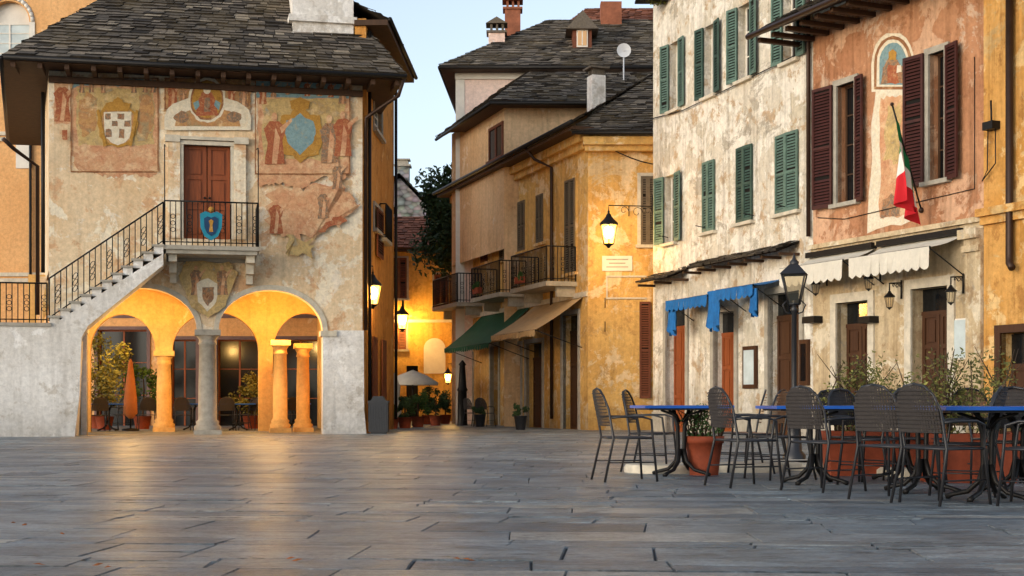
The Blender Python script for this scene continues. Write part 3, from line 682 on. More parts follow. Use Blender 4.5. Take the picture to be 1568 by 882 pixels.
mb.use('slate'); mb.prism([(0,9.2),(rt-.3,9.6),(rt-.3,9.75),(0,9.4)],-1.5,-.003)
mb.done()
mb=MB('broadleaf_tree',M=Matrix.Translation((-2.05,58.5,0))).use('bark')
mb.tube([(0,0,0),(.1,0,3),(-.05,.1,6),(-.1,0,8.5)],[.3,.24,.17,.06],8)
for k in range(9):
    a=k*.9; mb.tube([(0,0,5+k*.3),(math.cos(a)*.7,math.sin(a)*.6,6+k*.4),(math.cos(a)*1.4,math.sin(a)*1.2,6.8+k*.4)],[.09,.06,.02],5)
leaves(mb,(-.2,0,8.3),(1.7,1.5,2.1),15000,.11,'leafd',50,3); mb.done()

# ================================================================ CENTRE BUILDING
CL=Frame('corner_house',(-2.12,55),(2.24,42)); CWL=CL.W
ops=[CL.R(712,724,545,652),CL.R(752,764,530,652),CL.R(776,798,530,655),CL.R(806,831,525,657),CL.R(862,886,482,657)]
slab(CL,'street_wall','cen',[(0,-.03),(CWL,-.03),(CWL,8.9),(0,8.9)],[rect((a,b,0,d)) for a,b,c,d in ops],.4)
mb=MB('street_details',CL)
for i,(a,b,c,d) in enumerate(ops):
    door(mb,(a,b,0,d),.25,'doord',2,3,.5); surround(mb,(a,b,0,d),.14,.04,'stone',False)
for x0,x1,yt,yb,mt in [(738,748,338,402,'brown'),(767,779,318,398,'greyb'),(795,805,308,385,'greyb'),(823,833,298,372,'greyb'),(867,882,275,418,'greyb')]:
    r=CL.R(x0,x1,yt,yb); m=(r[0]+r[1])/2; surround(mb,r,.12,.03,'cen')
    leaf(mb,r[0],r[2],r[3],m-r[0]-.01,1,0,-.03,mt); leaf(mb,r[1],r[2],r[3],r[1]-m-.01,-1,0,-.03,mt)
zb2=4.45
for x0,x1,z in [(700,740,zb2),(762,808,zb2),(826,884,zb2)]:
    a,b=CL.s(x0),CL.s(x1); mb.use('stone'); mb.box(a,b,-1.0,-.003,z-.14,z)
    for xx in (a+.2,b-.3): mb.prism([(xx,z-.14),(xx+.14,z-.14),(xx+.14,z-.45),(xx,z-.45)],-.6,-.003)
    railing(mb,[(a+.03,-.05,z),(a+.03,-.97,z),(b-.03,-.97,z),(b-.03,-.05,z)],1.05,sp=.11)
mb.use('stonel'); mb.box(0,CWL,-.06,-.003,3.95,4.1); mb.use('cen'); mb.box(0,CWL+.1,-.16,-.003,8.3,8.5); mb.box(0,CWL+.1,-.3,-.003,8.5,8.75)
mb.use('copper'); s=CL.s(848); mb.tube([(s-.6,-.75,8.9),(s-.4,-.5,8.5),(s,-.08,8.2),(s,-.08,.3)],.05,7)
mb.use('iron'); mb.tube([(-.6,-.78,8.93),(CWL+.7,-.78,8.93)],.07,8)
mb.use('wood'); mb.box(-.4,CWL+.5,-.7,0,8.76,8.86)
mb.done()
CF=Frame('square_facade',(2.24,42),(9.5,42),CL)
slab(CF,'front_wall','cen',[(.01,-.03),(CF.W,-.03),(CF.W,8.6),(.01,8.6)],[],.4)
mb=MB('front_details',CF)
for x0,x1,yt,yb in [(981,1003,270,375)]:
    r=CF.R(x0,x1,yt,yb); surround(mb,r,.1,.03,'stonel'); leaf(mb,r[0],r[2],r[3],(r[1]-r[0])/2,1,0,-.03,'greyb'); leaf(mb,r[1],r[2],r[3],(r[1]-r[0])/2,-1,0,-.03,'greyb')
r=CF.R(979,996,462,610); leaf(mb,r[0],r[2],r[3],r[1]-r[0],1,0,-.03,'brown')
r=CF.R(922,968,392,415); mb.use('white_p'); mb.box(r[0],r[1],-.035,-.003,r[2],r[3]); mb.use('stone'); 
for k in range(3): 
    z=r[2]+.1+k*.11; mb.box(r[0]+.12+.08*(k%2),r[1]-.12-.08*(k%2),-.038,-.035,z,z+.035)
r=CF.R(928,990,422,458); mb.use('stonel'); mb.box(r[0],r[1],-.03,-.003,r[2],r[2]+.05); mb.box(r[0],r[1],-.03,-.003,r[3]-.05,r[3]); mb.box(r[0],r[0]+.05,-.031,-.003,r[2]+.05,r[3]-.05)
mb.use('cen'); mb.box(-.1,CF.W,-.3,-.003,8.2,8.36); mb.box(-.16,CF.W,-.42,-.003,8.36,8.6)
mb.use('cen'); mb.box(.02,CF.W,-.05,-.003,0,.7)
for x,z in ((.5,2.9),(.5,3.6),(1.2,6.3)): mb.use('iron'); mb.tube([(x,-.1,z),(x,-.1,z+.3)],.015,5)
mb.use('iron'); mb.tube([(-.5,-.55,8.68),(CF.W,-.55,8.68)],.06,8)
mb.tube([(.6+3.2*t/10,-.2,8.3-.5*math.sin(math.pi*t/10)) for t in range(11)],.018,5)
mb.done()
mb=MB('roof',CF)
slate(mb,(-.6,-.6,8.72),(CF.W,-.6,8.72),(CF.W,4.2,11.6),(2.6,4.2,11.6),.2)
Mi=CF.M.inverted()@CL.M
def c2f(s,y,z): return Mi@Vector((s,y,z))
slate(mb,c2f(-.5,-.75,8.88),c2f(CWL+.5,-.75,8.88),Vector((2.6,4.2,11.6)),c2f(0,3.2,10.6),.22)
mb.done()
mb=MB('white_chimney',CL); q=CL.M.inverted()@Vector((gx(913,44),44,0)); mb.use('palw'); mb.box(q.x-.22,q.x+.22,q.y-.22,q.y+.22,9.3,10.9); mb.use('slate')
for a in (-.18,.1): mb.box(q.x+a,q.x+a+.08,q.y-.2,q.y+.2,10.9,11.1)
mb.box(q.x-.32,q.x+.32,q.y-.32,q.y+.32,11.1,11.16); mb.done()
# upper set-back house
U=Frame('ochre_upper_house',(gx(772,48),48),(8.5,48))
mb=MB('walls',U).use('cen2'); 
back=U.M.inverted()@Vector((gx(772,48)-.337*6,54,0))
mb.add([(0,0,6),(U.W,0,6),(U.W,0,11),(0,0,11)],[(0,1,2,3)]); mb.add([(back.x,back.y,6),(0,0,6),(0,0,11),(back.x,back.y,11)],[(0,1,2,3)]); mb.add([(back.x,back.y,0),(U.W,back.y,0),(U.W,back.y,11),(back.x,back.y,11)],[(0,1,2,3)])
mb.add([(0,0,0),(U.W,0,0),(U.W,0,6),(0,0,6)],[(0,1,2,3)])
mb.done()
mb=MB('roof',U); e0=Vector((-.45,-.6,10.85)); e1=Vector((U.W,-.6,10.85)); e2=Vector((back.x-.6,back.y,10.85)); g0=Vector((.9,3.2,12.7)); g1=Vector((U.W,3.2,12.7))
slate(mb,e0,e1,g1,g0,.2); slate(mb,e2,e0,g0,g0+Vector((-.8,2,0)),.2); mb.use('wood'); mb.add([e0-Z*.1,e1-Z*.1,(U.W,2,10.75),(back.x,2+back.y*.4,10.75),e2-Z*.1],[(0,1,2,3,4)])
mb.use('iron'); mb.tube([e0-Z*.06,e1-Z*.06],.06,6); mb.tube([e0-Z*.06,e2-Z*.06],.06,6)
mb.done()
US=Frame('side_wall_window',(gx(772,48)-.337*6,54),(gx(772,48),48),U)
mb=MB('side_window',US); r=US.R(751,770,196,243); mb.use('glass'); mb.box(r[0],r[1],-.02,-.005,r[2],r[3]); surround(mb,r,.1,.05,'brown'); m=(r[0]+r[1])/2; mb.use('brown'); mb.box(m-.05,m+.05,-.05,-.02,r[2],r[3]); mb.done()
# large pale building behind
B=Frame('pale_building',(gx(699,53),53),(11.5,53))
mb=MB('walls',B).use('pale'); mb.box(0,B.W,0,9,0,13.1); mb.use('white_p'); mb.box(-.03,.3,-.03,.0,0,12.9); mb.box(-.05,B.W,-.08,-.002,12.85,13.1)
leaf(mb,B.s(740),8.8,10.6,.55,1,0,-.03,'greyb'); mb.done()
mb=MB('roof',B); e0=Vector((-.6,-.7,13.2)); e1=Vector((B.W,-.7,13.2)); e2=Vector((-.2,9.5,13.2)); g0=Vector((3.6,4.2,16.2)); g1=Vector((B.W,4.2,16.2))
slate(mb,e0,e1,g1,g0,.22); slate(mb,e2,e0,g0,g0+Vector((0,.5,0)),.22); mb.use('wood'); mb.add([e0-Z*.12,e1-Z*.12,(B.W,9,13.08),e2-Z*.12],[(0,1,2,3)]); mb.use('iron'); mb.tube([e0-Z*.06,e1-Z*.06],.07,6); mb.tube([e0-Z*.06,e2-Z*.06],.07,6)
slate(mb,(4.2,4.1,16.0),(B.W,4.1,16.0),(B.W,6.5,17.3),(5.2,6.5,17.3),.3,'tile',(.2,.3))
mb.use('copper'); mb.tube([(B.s(833),-.3,13.1),(B.s(833),-.1,12.6),(B.s(833),-.1,9)],.05,6)
d0,d1=B.s(876,1.5),B.s(905,1.5); mb.use('brown'); mb.box(d0,d1,1.0,3.5,13.9,15.1); mb.use('slate'); mb.prism([(d0-.25,14.95),(d1+.25,14.95),((d0+d1)/2,15.65)],.75,3.8)
mb.use('white_p'); mb.box(d0+.15,d1-.15,.96,.998,14.3,14.95); mb.use('win_lit'); mb.box(d0+.2,d1-.2,.94,.958,14.36,14.9); mb.use('white_p'); m=(d0+d1)/2; mb.box(m-.02,m+.02,.92,.938,14.36,14.9)
mb.done()
mb=MB('chimneys',B)
def chim(x0,x1,yt,yb,mat,yy,cap=True):
    r=B.R(x0,x1,yt,yb,yy); mb.use(mat); mb.box(r[0],r[1],yy,yy+.6,r[2]-.6,r[3]); 
    if cap:
        mb.use('tile' if mat=='tile' else 'slate'); mb.box(r[0]-.08,r[1]+.08,yy-.08,yy+.68,r[3],r[3]+.08)
        for k in range(3): 
            xx=r[0]+(r[1]-r[0])*(.1+.35*k); mb.box(xx,xx+.09,yy+.03,yy+.57,r[3]+.08,r[3]+.35)
        mb.prism([(r[0]-.1,r[3]+.35),(r[1]+.1,r[3]+.35),((r[0]+r[1])/2,r[3]+.6)],yy-.1,yy+.7)
chim(773,797,14,42,'tile',3.4); chim(748,773,50,68,'pale',1.6); chim(920,952,2,30,'tile',3.6,False); mb.done()
mb=MB('satellite_dish',M=Matrix.Translation((gx(955,50),50,0))).use('dish'); zc=CH+(616-78)/F*50
mb.tube([(0,0,11.3),(0,0,zc)],.025,6); mb.obox((0,0,0),X,Y,Z,-.01,.01,-.2,0,zc-.02,zc+.02)
vs=[(0,-.03,zc)]+[(.25*math.cos(i*math.pi/8),-.1,zc+.25*math.sin(i*math.pi/8)) for i in range(16)]; mb.add(vs,[(0,1+i,1+(i+1)%16) for i in range(16)]); mb.done()

# ================================================================ awnings generic
def awning(name,fr,s0,s1,ztop,zbot,out,mat,val=.28,scal=True,house=False):
    mb=MB(name,fr,True).use(mat); n=max(2,int((s1-s0)/.25)); 
    K=4; sg=lambda t:-.06*math.sin(math.pi*t); J=8
    mb.smooth=True
    for k in range(K):
        t0=k/K; t1=(k+1)/K
        g=[(s0+(s1-s0)*j/J,-.02-out*t,ztop+(zbot-ztop)*t+sg(t)-.015*math.sin(j*2.1)*math.sin(math.pi*t)) for t in (t0,t1) for j in range(J+1)]
        mb.add(g,[(j,j+1,J+2+j,J+1+j) for j in range(J)])
    mb.smooth=False
    w=(s1-s0)/n; yv=-.03-out
    for i in range(n):
        a=s0+w*i; vs=[(a,yv,zbot+.01),(a+w,yv,zbot+.01)]+[(a+w-w*k/6,yv-.015*math.sin(k+i),zbot-val-(.07*math.sin(math.pi*k/6) if scal else 0)) for k in range(7)]
        mb.add(vs,[tuple(range(len(vs)))])
    mb.use('iron'); mb.tube([(s0,yv+.02,zbot),(s1,yv+.02,zbot)],.022,6); 
    for s in (s0+.05,s1-.05): mb.tube([(s,-.02,zbot-.5),(s,yv+.03,zbot)],.014,5)
    if house: mb.box(s0-.03,s1+.03,-.16,-.01,ztop,ztop+.12)
    return mb.done()
awning('green_awning',CL,CL.s(738),CL.s(812),3.95,2.75,1.4,'gawn',.12)
awning('beige_awning',CL,CL.s(820),CL.s(893),3.95,2.95,1.5,'beawn',.12)

# ================================================================ WHITE BUILDING
Wt=Frame('old_white_building',(4.03,40.6),(6.86,32.4)); WW=Wt.W
r1o=[(1026,1041,64,168),(1079,1096,38,147),(1131,1151,6,121),(1200,1222,-32,93)]
r2o=[(1018,1035,268,372)]
gnd=[Wt.R(1021,1051,470,627),Wt.R(1094,1126,478,650),Wt.R(1178,1226,448,660)]
holes=[rect(Wt.R(*o)) for o in r1o+r2o]+[rect((a,b,0,d)) for a,b,c,d in gnd]
slab(Wt,'front_wall','white',[(0,-.03),(WW,-.03),(WW,13),(0,13)],holes,.45)
mb=MB('windows',Wt)
for k,o in enumerate(r1o+r2o):
    r=Wt.R(*o); glazing(mb,r,.2); mb.use('stonel'); mb.box(r[0]-.1,r[1]+.1,-.12,.2,r[2]-.08,r[2]); w=(r[1]-r[0])*.62
    mt='green' if k!=1 else 'greend'
    leaf(mb,r[0],r[2],r[3],w,-1,rnd.uniform(4,14),-.03,mt); leaf(mb,r[1],r[2],r[3],w,1,rnd.uniform(4,20),-.03,mt)
for o,mt in (((1078,1096,247,355),'green'),((1130,1154,224,340),'greend'),((1190,1224,204,325),'green')):
    r=Wt.R(*o); m=(r[0]+r[1])/2; mb.use('stonel'); mb.box(r[0]-.1,r[1]+.1,-.14,0,r[2]-.08,r[2]-.002)
    leaf(mb,r[0],r[2],r[3],m-r[0]-.01,1,3,-.03,mt); leaf(mb,r[1],r[2],r[3],r[1]-m-.01,-1,5,-.03,mt)
mb.done()
mb=MB('shopfronts',Wt)
for (a,b,c,d),mt in zip(gnd,('door','door','doord')):
    door(mb,(a,b,0,d),.22,mt,2 if b-a>1.1 else 1,3,.55); surround(mb,(a,b,0,d),.16,.05,'stone',False)
r=Wt.R(1141,1161,530,595); mb.use('doord'); mb.box(r[0],r[1],-.08,-.003,r[2],r[3]); mb.use('poster'); mb.box(r[0]+.08,r[1]-.08,-.09,-.08,r[2]+.1,r[3]-.1)
r=Wt.R(1228,1241,520,590); mb.use('doord'); mb.box(r[0],r[1],-.08,-.003,r[2],r[3]); mb.use('glass'); mb.box(r[0]+.08,r[1]-.08,-.09,-.08,r[2]+.1,r[3]-.1)
mb.use('stone'); prev=0
for a,b,c,d in gnd: mb.box(prev,a-.165,-.05,-.003,0,.55); prev=b+.165
mb.box(prev,WW,-.05,-.003,0,.55)
mb.use('copper'); mb.tube([(WW-.06,-.09,12.9),(WW-.06,-.09,4.6)],.05,7)
mb.use('iron')
for x in (1.1,3.4,6.0,7.6): mb.tube([(x,-.05,5.4),(x,-.35,5.45)],.012,4)
mb.tube([(0,-.08,8.9),(2,-.06,8.75),(5,-.06,8.8),(WW,-.06,8.9)],.014,4)
for x0,x1,z,out in ((992,1055,.0,.6),(1062,1225,.12,.6)):
    a,b=Wt.s(x0+10),Wt.s(x1); zc=4.2+z; slate(mb,(a,-out,zc),(b,-out,zc),(b,-.003,zc+.24),(a,-.003,zc+.24),.2); mb.use('wood'); mb.add([(a,-out,zc-.03),(b,-out,zc-.03),(b,-.003,zc+.2),(a,-.003,zc+.2)],[(0,1,2,3)])
    n=int((b-a)/.8)
    for i in range(n+1): xx=a+(b-a-.08)*i/n; mb.box(xx,xx+.08,-out+.08,-.003,zc-.1,zc-.035)
mb.done()
mb=MB('volume_and_eave',Wt).use('white'); mb.box(0,.4,.45,9,-.03,13); mb.box(WW-.4,WW,.45,9,-.03,13); mb.box(0,WW,.45,9,12.8,13); mb.box(0,WW,8.6,9,0,12.8)
mb.use('wood'); mb.box(-.4,WW,-.5,.5,13.0,13.1); mb.use('slate'); mb.box(-.45,WW,-.55,.5,13.1,13.2); mb.done()
mb=MB('rooftop_plant',M=Matrix.Translation(tuple((Wt.M@Vector((.9,-.35,0))))[:2]+(12.3,)))
mb.use('terra'); mb.box(-.5,.5,-.15,.15,-.25,0.0); leaves(mb,(0,0,.1),(.8,.3,.4),900,.07,'leafo',12,9); mb.use('iron'); mb.box(-.55,.55,-.2,.3,-.3,-.25); mb.done()
a,b=Wt.s(1062),Wt.s(1128); awning('blue_awning',Wt,a,b,3.66,3.5,.8,'bawn',.22)
a2,b2=Wt.s(1142),Wt.s(1200); awning('blue_awning',Wt,a2,b2,3.74,3.58,.8,'bawn',.22)
def drape(name,fr,s0,s1,y,zt,zb_):
    mb=MB(name,fr,True).use('bawn'); N=16; vs=[]
    for j in range(5):
        for i in range(N+1): vs.append((s0+(s1-s0)*(i/N+(.06*math.sin(j*1.3))),y+.07*math.sin(i*1.5+j*.3)*(.5+j*.15),zt+(zb_-zt)*j/4+(.08*math.sin(i*.9) if j==4 else 0)))
    mb.smooth=True; mb.add(vs,[(j*(N+1)+i,j*(N+1)+i+1,(j+1)*(N+1)+i+1,(j+1)*(N+1)+i) for j in range(4) for i in range(N)]); mb.done()
drape('blue_curtain',Wt,a,a+.5,-.75,3.45,2.65); drape('blue_curtain',Wt,b-.15,b+.55,-.75,3.6,2.65); drape('blue_curtain',Wt,b2-.25,b2+.1,-.75,3.5,2.9)

# ================================================================ PINK BUILDING
K=Frame('pink_building',(6.86,32.4),(9.08,27.24)); KW=K.W
w1=K.R(1283,1310,128,310); w2=K.R(1424,1448,80,276)
gd=[K.R(1282,1331,462,680),K.R(1397,1453,440,680)]
zc=4.22
slab(K,'upper_wall','pink',[(0,zc),(KW,zc),(KW,9.6),(0,9.6)],[rect(w1),rect(w2)],.4)
slab(K,'ground_floor_wall','pinkg',[(0,-.03),(KW,-.03),(KW,zc-.001),(0,zc-.001)],[rect((a,b,0,d)) for a,b,c,d in gd],.4)
mb=MB('windows',K)
for r,(l,rr) in ((w1,(1253,1329)),(w2,(1392,1476))):
    glazing(mb,r,.2,'wood',3); surround(mb,r,.13,.05,'stone')
    leaf(mb,r[0]-.1,r[2]-.05,r[3]+.05,(r[0]-.1)-K.s(l)+.0,-1,7,-.07,'red'); leaf(mb,r[1]+.1,r[2]-.05,r[3]+.05,abs(K.s(rr)-r[1])-.1,1,10,-.07,'red')
mb.done()
mb=MB('doors_and_mouldings',K)
for a,b,c,d in gd: door(mb,(a,b,0,d),.25,'doord',2,4,.5); surround(mb,(a,b,0,d),.2,.05,'stonel',False)
mb.use('pinkg'); mb.box(0,KW,-.07,-.003,zc-.06,zc+.06); mb.box(0,KW,-.16,-.003,zc+.06,zc+.16)
a=K.s(1487); mb.use('pinkg'); mb.box(a,KW,-.14,-.003,0,zc-.5); mb.box(a-.06,KW,-.2,-.003,zc-.5,zc-.38); mb.box(a-.02,KW,-.16,-.003,zc-.38,zc-.25); mb.box(a-.1,KW,-.26,-.003,zc-.25,zc-.065)
mb.use('stone'); prev=0
for a,b,c,d in gd: mb.box(prev,a-.205,-.045,-.003,0,.6); prev=b+.205
mb.box(prev,K.s(1486),-.045,-.003,0,.6)
r=K.R(1456,1489,490,548); mb.use('poster'); mb.box(r[0],r[1],-.04,-.003,r[2],r[3]); mb.use('white_p'); mb.box(r[0]-.03,r[1]+.03,-.02,-.003,r[2]-.03,r[3]+.03)
mb.use('iron')
for px in (1250,1336):
    r=K.R(px-8,px+10,485,495); mb.box(r[0],r[1],-.25,-.003,r[2],r[3]); mb.use('stone'); mb.box(r[0]+.02,r[1]-.02,-.23,-.02,r[3],r[3]+.01); mb.use('iron')
mb.tube([(.2,-.02,5.0),(1.2,-.02,4.85),(KW-.3,-.02,4.95),(KW-.3,-.02,7.5)],.010,4)
mb.done()
mb=MB('saint_fresco',K); 
def kp(pts,mat,y,jit=.0,sub=4):
    mb.use(mat); q=[K.p(*p_) for p_ in pts]; out=[]
    for (a,b),(c,d) in zip(q,q[1:]+q[:1]):
        for k in range(sub): t=k/sub; out.append((a+(c-a)*t+rnd.uniform(-jit,jit),b+(d-b)*t+rnd.uniform(-jit,jit)))
    mb.flat(out,y)
def karch(x0,x1,yb,ysp,rise,n=10):
    c=(x0+x1)/2; h=(x1-x0)/2
    return [(x0,yb),(x1,yb)]+[(c+h*math.cos(t*math.pi/n),ysp-rise*math.sin(t*math.pi/n)) for t in range(n+1)]
kp([(1326,354),(1402,338),(1398,200),(1390,120),(1340,130),(1334,240)],'fr_white',-.004,.06)
kp(karch(1335,1401,140,98,48),'fr_white',-.006,.02,1); kp(karch(1339,1397,137,98,43),'fr_line',-.0075,.01,1); kp(karch(1343,1393,133,98,38),'fr_white',-.009,.01,1); kp(karch(1347,1389,130,98,33),'fr_blue',-.012,.01,1)
kp([(1350,129),(1386,127),(1383,103),(1374,90),(1361,90),(1353,104)],'fr_fig',-.015,.02); kp([(1359,128),(1377,127),(1375,100),(1361,100)],'fr_red',-.018,.02); kp([(1362,92),(1373,92),(1374,80),(1368,75),(1362,80)],'fr_gold',-.021,.005,2); kp([(1374,112),(1382,110),(1381,100),(1375,100)],'fr_white',-.021,.005,2)
kp([(1347,335),(1388,328),(1386,145),(1347,152)],'fr_pink',-.007,.05,8)
kp([(1356,250),(1380,246),(1377,160),(1360,162)],'fr_grey',-.0085,.08,5)
kp([(1350,335),(1378,330),(1380,305),(1366,296),(1352,308)],'fr_fig',-.010,.03)
mb.done()
mb=MB('roof_eave',K); ez=9.2
slate(mb,(-.7,-1.25,ez),(KW+8,-1.25,ez),(KW+8,5,ez+3.6),(-.5,5,ez+3.6),.25); mb.use('wood'); mb.add([(-.7,-1.2,ez-.05),(KW+8,-1.2,ez-.05),(KW+8,1,ez+.9),(-.7,1,ez+.9)],[(0,1,2,3)])
x=-.6
while x<KW+.5: mb.box(x,x+.12,-1.1,.0,ez-.16,ez-.06); x+=.55
mb.use('copper'); mb.tube([(-.7,-1.3,ez-.03),(KW+4,-1.3,ez-.03)],.07,8); mb.use('pink'); mb.box(0,KW,.4,7,9.3,9.5); mb.box(0,.3,.4,7,0,9.3); mb.done()
awning('white_awning',K,K.s(1243),K.s(1342),zc-.12,zc-.4,.85,'wawn',.36,house=True)
awning('white_awning',K,K.s(1352),K.s(1478),zc-.12,zc-.4,.85,'wawn',.36,house=True)
# flag
mb=MB('flag',K,True); base=Vector((K.s(1412),-.02,K.z(1412,322))); tip=Vector((K.s(1366,-1.1),-1.1,K.z(1348,165,-1.1)))
mb.use('iron'); mb.tube([base,tip],.018,6); mb.use('copper'); mb.sphere(tuple(tip),.04,6); mb.sphere(tuple(base),.06,6)
N=18; R_=18; t0=tip.lerp(base,.12); t1=tip.lerp(base,.72); g=[]
for j in range(R_+1):
    v=j/R_
    for i in range(N+1):
        u=i/N; p=t0.lerp(t1,u*(1-.15*v)); hang=1.65*(1-.35*u)
        g.append(p+Vector((.12*v+.05*math.sin(u*8+v*3)*v, .15*math.sin(u*12+v*2)*(.3+v), -hang*v)))
for mt,r0,r1_ in (('fg',0,5),('fw',5,11),('fr',11,18)):
    mb.use(mt); mb.smooth=True
    sub=g[r0*(N+1):(r1_+1)*(N+1)]; mb.add(sub,[(j*(N+1)+i,j*(N+1)+i+1,(j+1)*(N+1)+i+1,(j+1)*(N+1)+i) for j in range(r1_-r0) for i in range(N)])
mb.done()
# ================================================================ OCHRE RIGHT
Oc=Frame('ochre_building',(9.02,27.2),(12.6,18.9))
slab(Oc,'front_wall','och',[(0,-.03),(Oc.W,-.03),(Oc.W,9.6),(0,9.6)],[rect(Oc.R(1534,1600,508,690))],.4)
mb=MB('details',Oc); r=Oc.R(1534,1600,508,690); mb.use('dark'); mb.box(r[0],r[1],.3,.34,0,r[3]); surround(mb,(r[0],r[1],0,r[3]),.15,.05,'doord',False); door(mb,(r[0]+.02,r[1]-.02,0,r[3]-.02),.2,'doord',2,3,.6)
mb.use('och'); mb.box(0,Oc.W,-.1,-.003,4.2,4.35); mb.box(-.02,Oc.W,-.2,-.003,4.35,4.5)
mb.use('copper'); s=Oc.s(1547,-.1); mb.tube([(s,-.12,9.5),(s,-.12,3.6),(s+.02,-.14,3.4),(s+.15,-.2,3.3)],.07,8)
mb.use('iron'); q=Oc.p(1525,195); mb.box(q[0]-.15,q[0]+.12,-.2,-.003,q[1]-.05,q[1]+.1); mb.tube([(q[0],-.1,q[1]),(q[0]+.0,-.12,q[1]+.5)],.02,5)
q2=Oc.p(1510,270); mb.tube([(q[0]-.1,-.1,q[1]),(q[0]-.12,-.1,q[1]-.8),(q2[0]-.0,-.1,q2[1]-.1),(q[0]+.1,-.1,q[1]-.7),(q[0]+.1,-.1,q[1])],.012,5)
mb.use('och'); mb.box(0,.3,.4,8,0,9.4); mb.box(0,Oc.W,.4,8,9.3,9.5); mb.done()

# ================================================================ lanterns
lantern('wall_lantern',(gx(571,37.9),37.9,CH+(HY-447)/F*37.9),1.4,True,1200,(-.35,-.0))
lantern('wall_lantern',(gx(616,61.2),61.2,CH+(HY-489)/F*61.2),1.7,True,1200,(0,.75))
lantern('wall_lantern',(gx(686,57),57,CH+(HY-577)/F*57),1.0,True,600,(.45,.2))
Lx=gx(932,40.2); lantern('wall_lantern',(Lx,40.2,CH+(HY-354)/F*40.2),1.5,True,560,(4.0-Lx,.35))
for px,py in ((1362,460),(1456,452),(1249,440),(1330,432)):
    s,t=K.st(px,-.35); p=K.M@Vector((s,-.35,K.z(px,py,-.35))); n=K.inw*.3
    lantern('wall_lantern',tuple(p),.6,False,0,(n.x,n.y))
mb=MB('street_lamp',M=Matrix.Translation((gx(1216,20),20,0))).use('irong')
mb.lathe((0,0),[(.16,0),(.16,.08),(.11,.14),(.09,.5),(.11,.54),(.06,.62),(.04,.8),(.038,2.1),(.06,2.12),(.03,2.16),(.03,2.25)],12)
z1=2.2; z2=2.62
ra=[Vector((.10*math.cos(math.pi/2*j+.5),.10*math.sin(math.pi/2*j+.5),z1)) for j in range(4)]; rb=[Vector((.23*math.cos(math.pi/2*j+.5),.23*math.sin(math.pi/2*j+.5),z2)) for j in range(4)]
mb.use('paneoff')
for j in range(4): mb.add([ra[j],ra[(j+1)%4],rb[(j+1)%4],rb[j]],[(0,1,2,3)])
mb.use('irong')
for j in range(4): mb.tube([ra[j],rb[j]],.012,4); mb.tube([rb[j],rb[(j+1)%4]],.014,4); mb.tube([ra[j],ra[(j+1)%4]],.012,4)
vs=[v+Vector((v.x*.12,v.y*.12,0)) for v in rb]+[Vector((v.x*.35,v.y*.35,z2+.14)) for v in rb]; mb.add(vs,[(j,(j+1)%4,4+(j+1)%4,4+j) for j in range(4)]+[(4,5,6,7)])
mb.lathe((0,0,z2),[(.06,.13),(.07,.17),(.03,.21),(.015,.26),(.004,.3)],8)
for sg in (-1,1): mb.tube([(0,0,2.05),(sg*.12,0,2.09),(sg*.16,0,2.19),(sg*.1,0,2.25)],.01,4)
mb.done()

# ================================================================ tables, chairs, planters
def chair_mesh(name,mesh='weave'):
    mb=MB(name); mb.use('irong'); w=.24; hs=.45
    for sg in (-1,1):
        mb.tube([(sg*(w+.03),.26,0),(sg*w,.22,hs),(sg*(w+.02),.2,.64),(sg*(w+.03),.1,.67),(sg*(w+.02),-.12,.67),(sg*(w-.01),-.22,.66)],.013,6)
        mb.tube([(sg*(w+.02),-.30,0),(sg*w,-.2,hs),(sg*(w-.015),-.25,.75),(sg*(w-.06),-.29,.88),(sg*(w-.13),-.31,.945),(0,-.315,.965)],.013,6)
        mb.tube([(sg*w,.22,hs),(sg*w,-.2,hs)],.012,5); mb.tube([(sg*(w+.01),.235,.2),(sg*(w+.01),-.25,.2)],.007,4)
    mb.tube([(-w,.22,hs),(w,.22,hs)],.012,5); mb.tube([(-w,-.2,hs),(w,-.2,hs)],.012,5)
    mb.use(mesh)
    for i in range(15):
        yy=-.19+i*.028; mb.box(-w+.005,w-.005,yy,yy+.023,hs-.002,hs+.012)
    n=17
    for i in range(n):
        u=(i+.5)/n*2-1; x=u*(w-.02); top=.955-.16*abs(u)**3.0; bw=(w-.02)/n*.96
        ys=lambda z:-.205-.105*((z-hs)/.5)-.03*(1-u*u)
        zs_=[.58,.68,.8,top]
        vs=[]
        for z in zs_: vs+=[(x-bw,ys(z),z),(x+bw,ys(z),z)]
        mb.add(vs,[(2*k,2*k+1,2*k+3,2*k+2) for k in range(3)])
    for k in range(11):
        z=.58+.033*k; u=1.0 if z<.8 else .85; mb.tube([(q*(w-.02),-.205-.105*((z-hs)/.5)-.03*(1-q*q)-.003,z) for q in (-u,-.5,0,.5,u)],.005,4)
    return mb.done()
chA=chair_mesh('chair'); chB=chair_mesh('chair','beige_slat')
def place(o,px,D,face,first=False):
    if not first:
        o2=bpy.data.objects.new('chair',o.data); link(o2); o=o2
    o.matrix_basis=Matrix.Translation((gx(px,D),D,0))@Matrix.Rotation(math.radians(face-90),4,'Z'); return o
place(chA,958,14.9,12,True)
for px,D,f in [(997,16.9,-20),(1140,13.9,20),(1192,15.2,200),(1262,13.2,35),(1318,15.0,-60),(1338,14.2,140),(1372,12.0,38),(1400,14.6,-95),(1442,11.5,30),(1560,13.2,-100),(1590,11.3,150),(1292,16.5,-70),(1480,12.6,150)]:
    place(chA,px,D,f)
place(chB,1160,16.6,150,True); place(chB,1132,17.2,170); place(chB,1505,14.6,-80); place(chB,1388,16.4,-70)
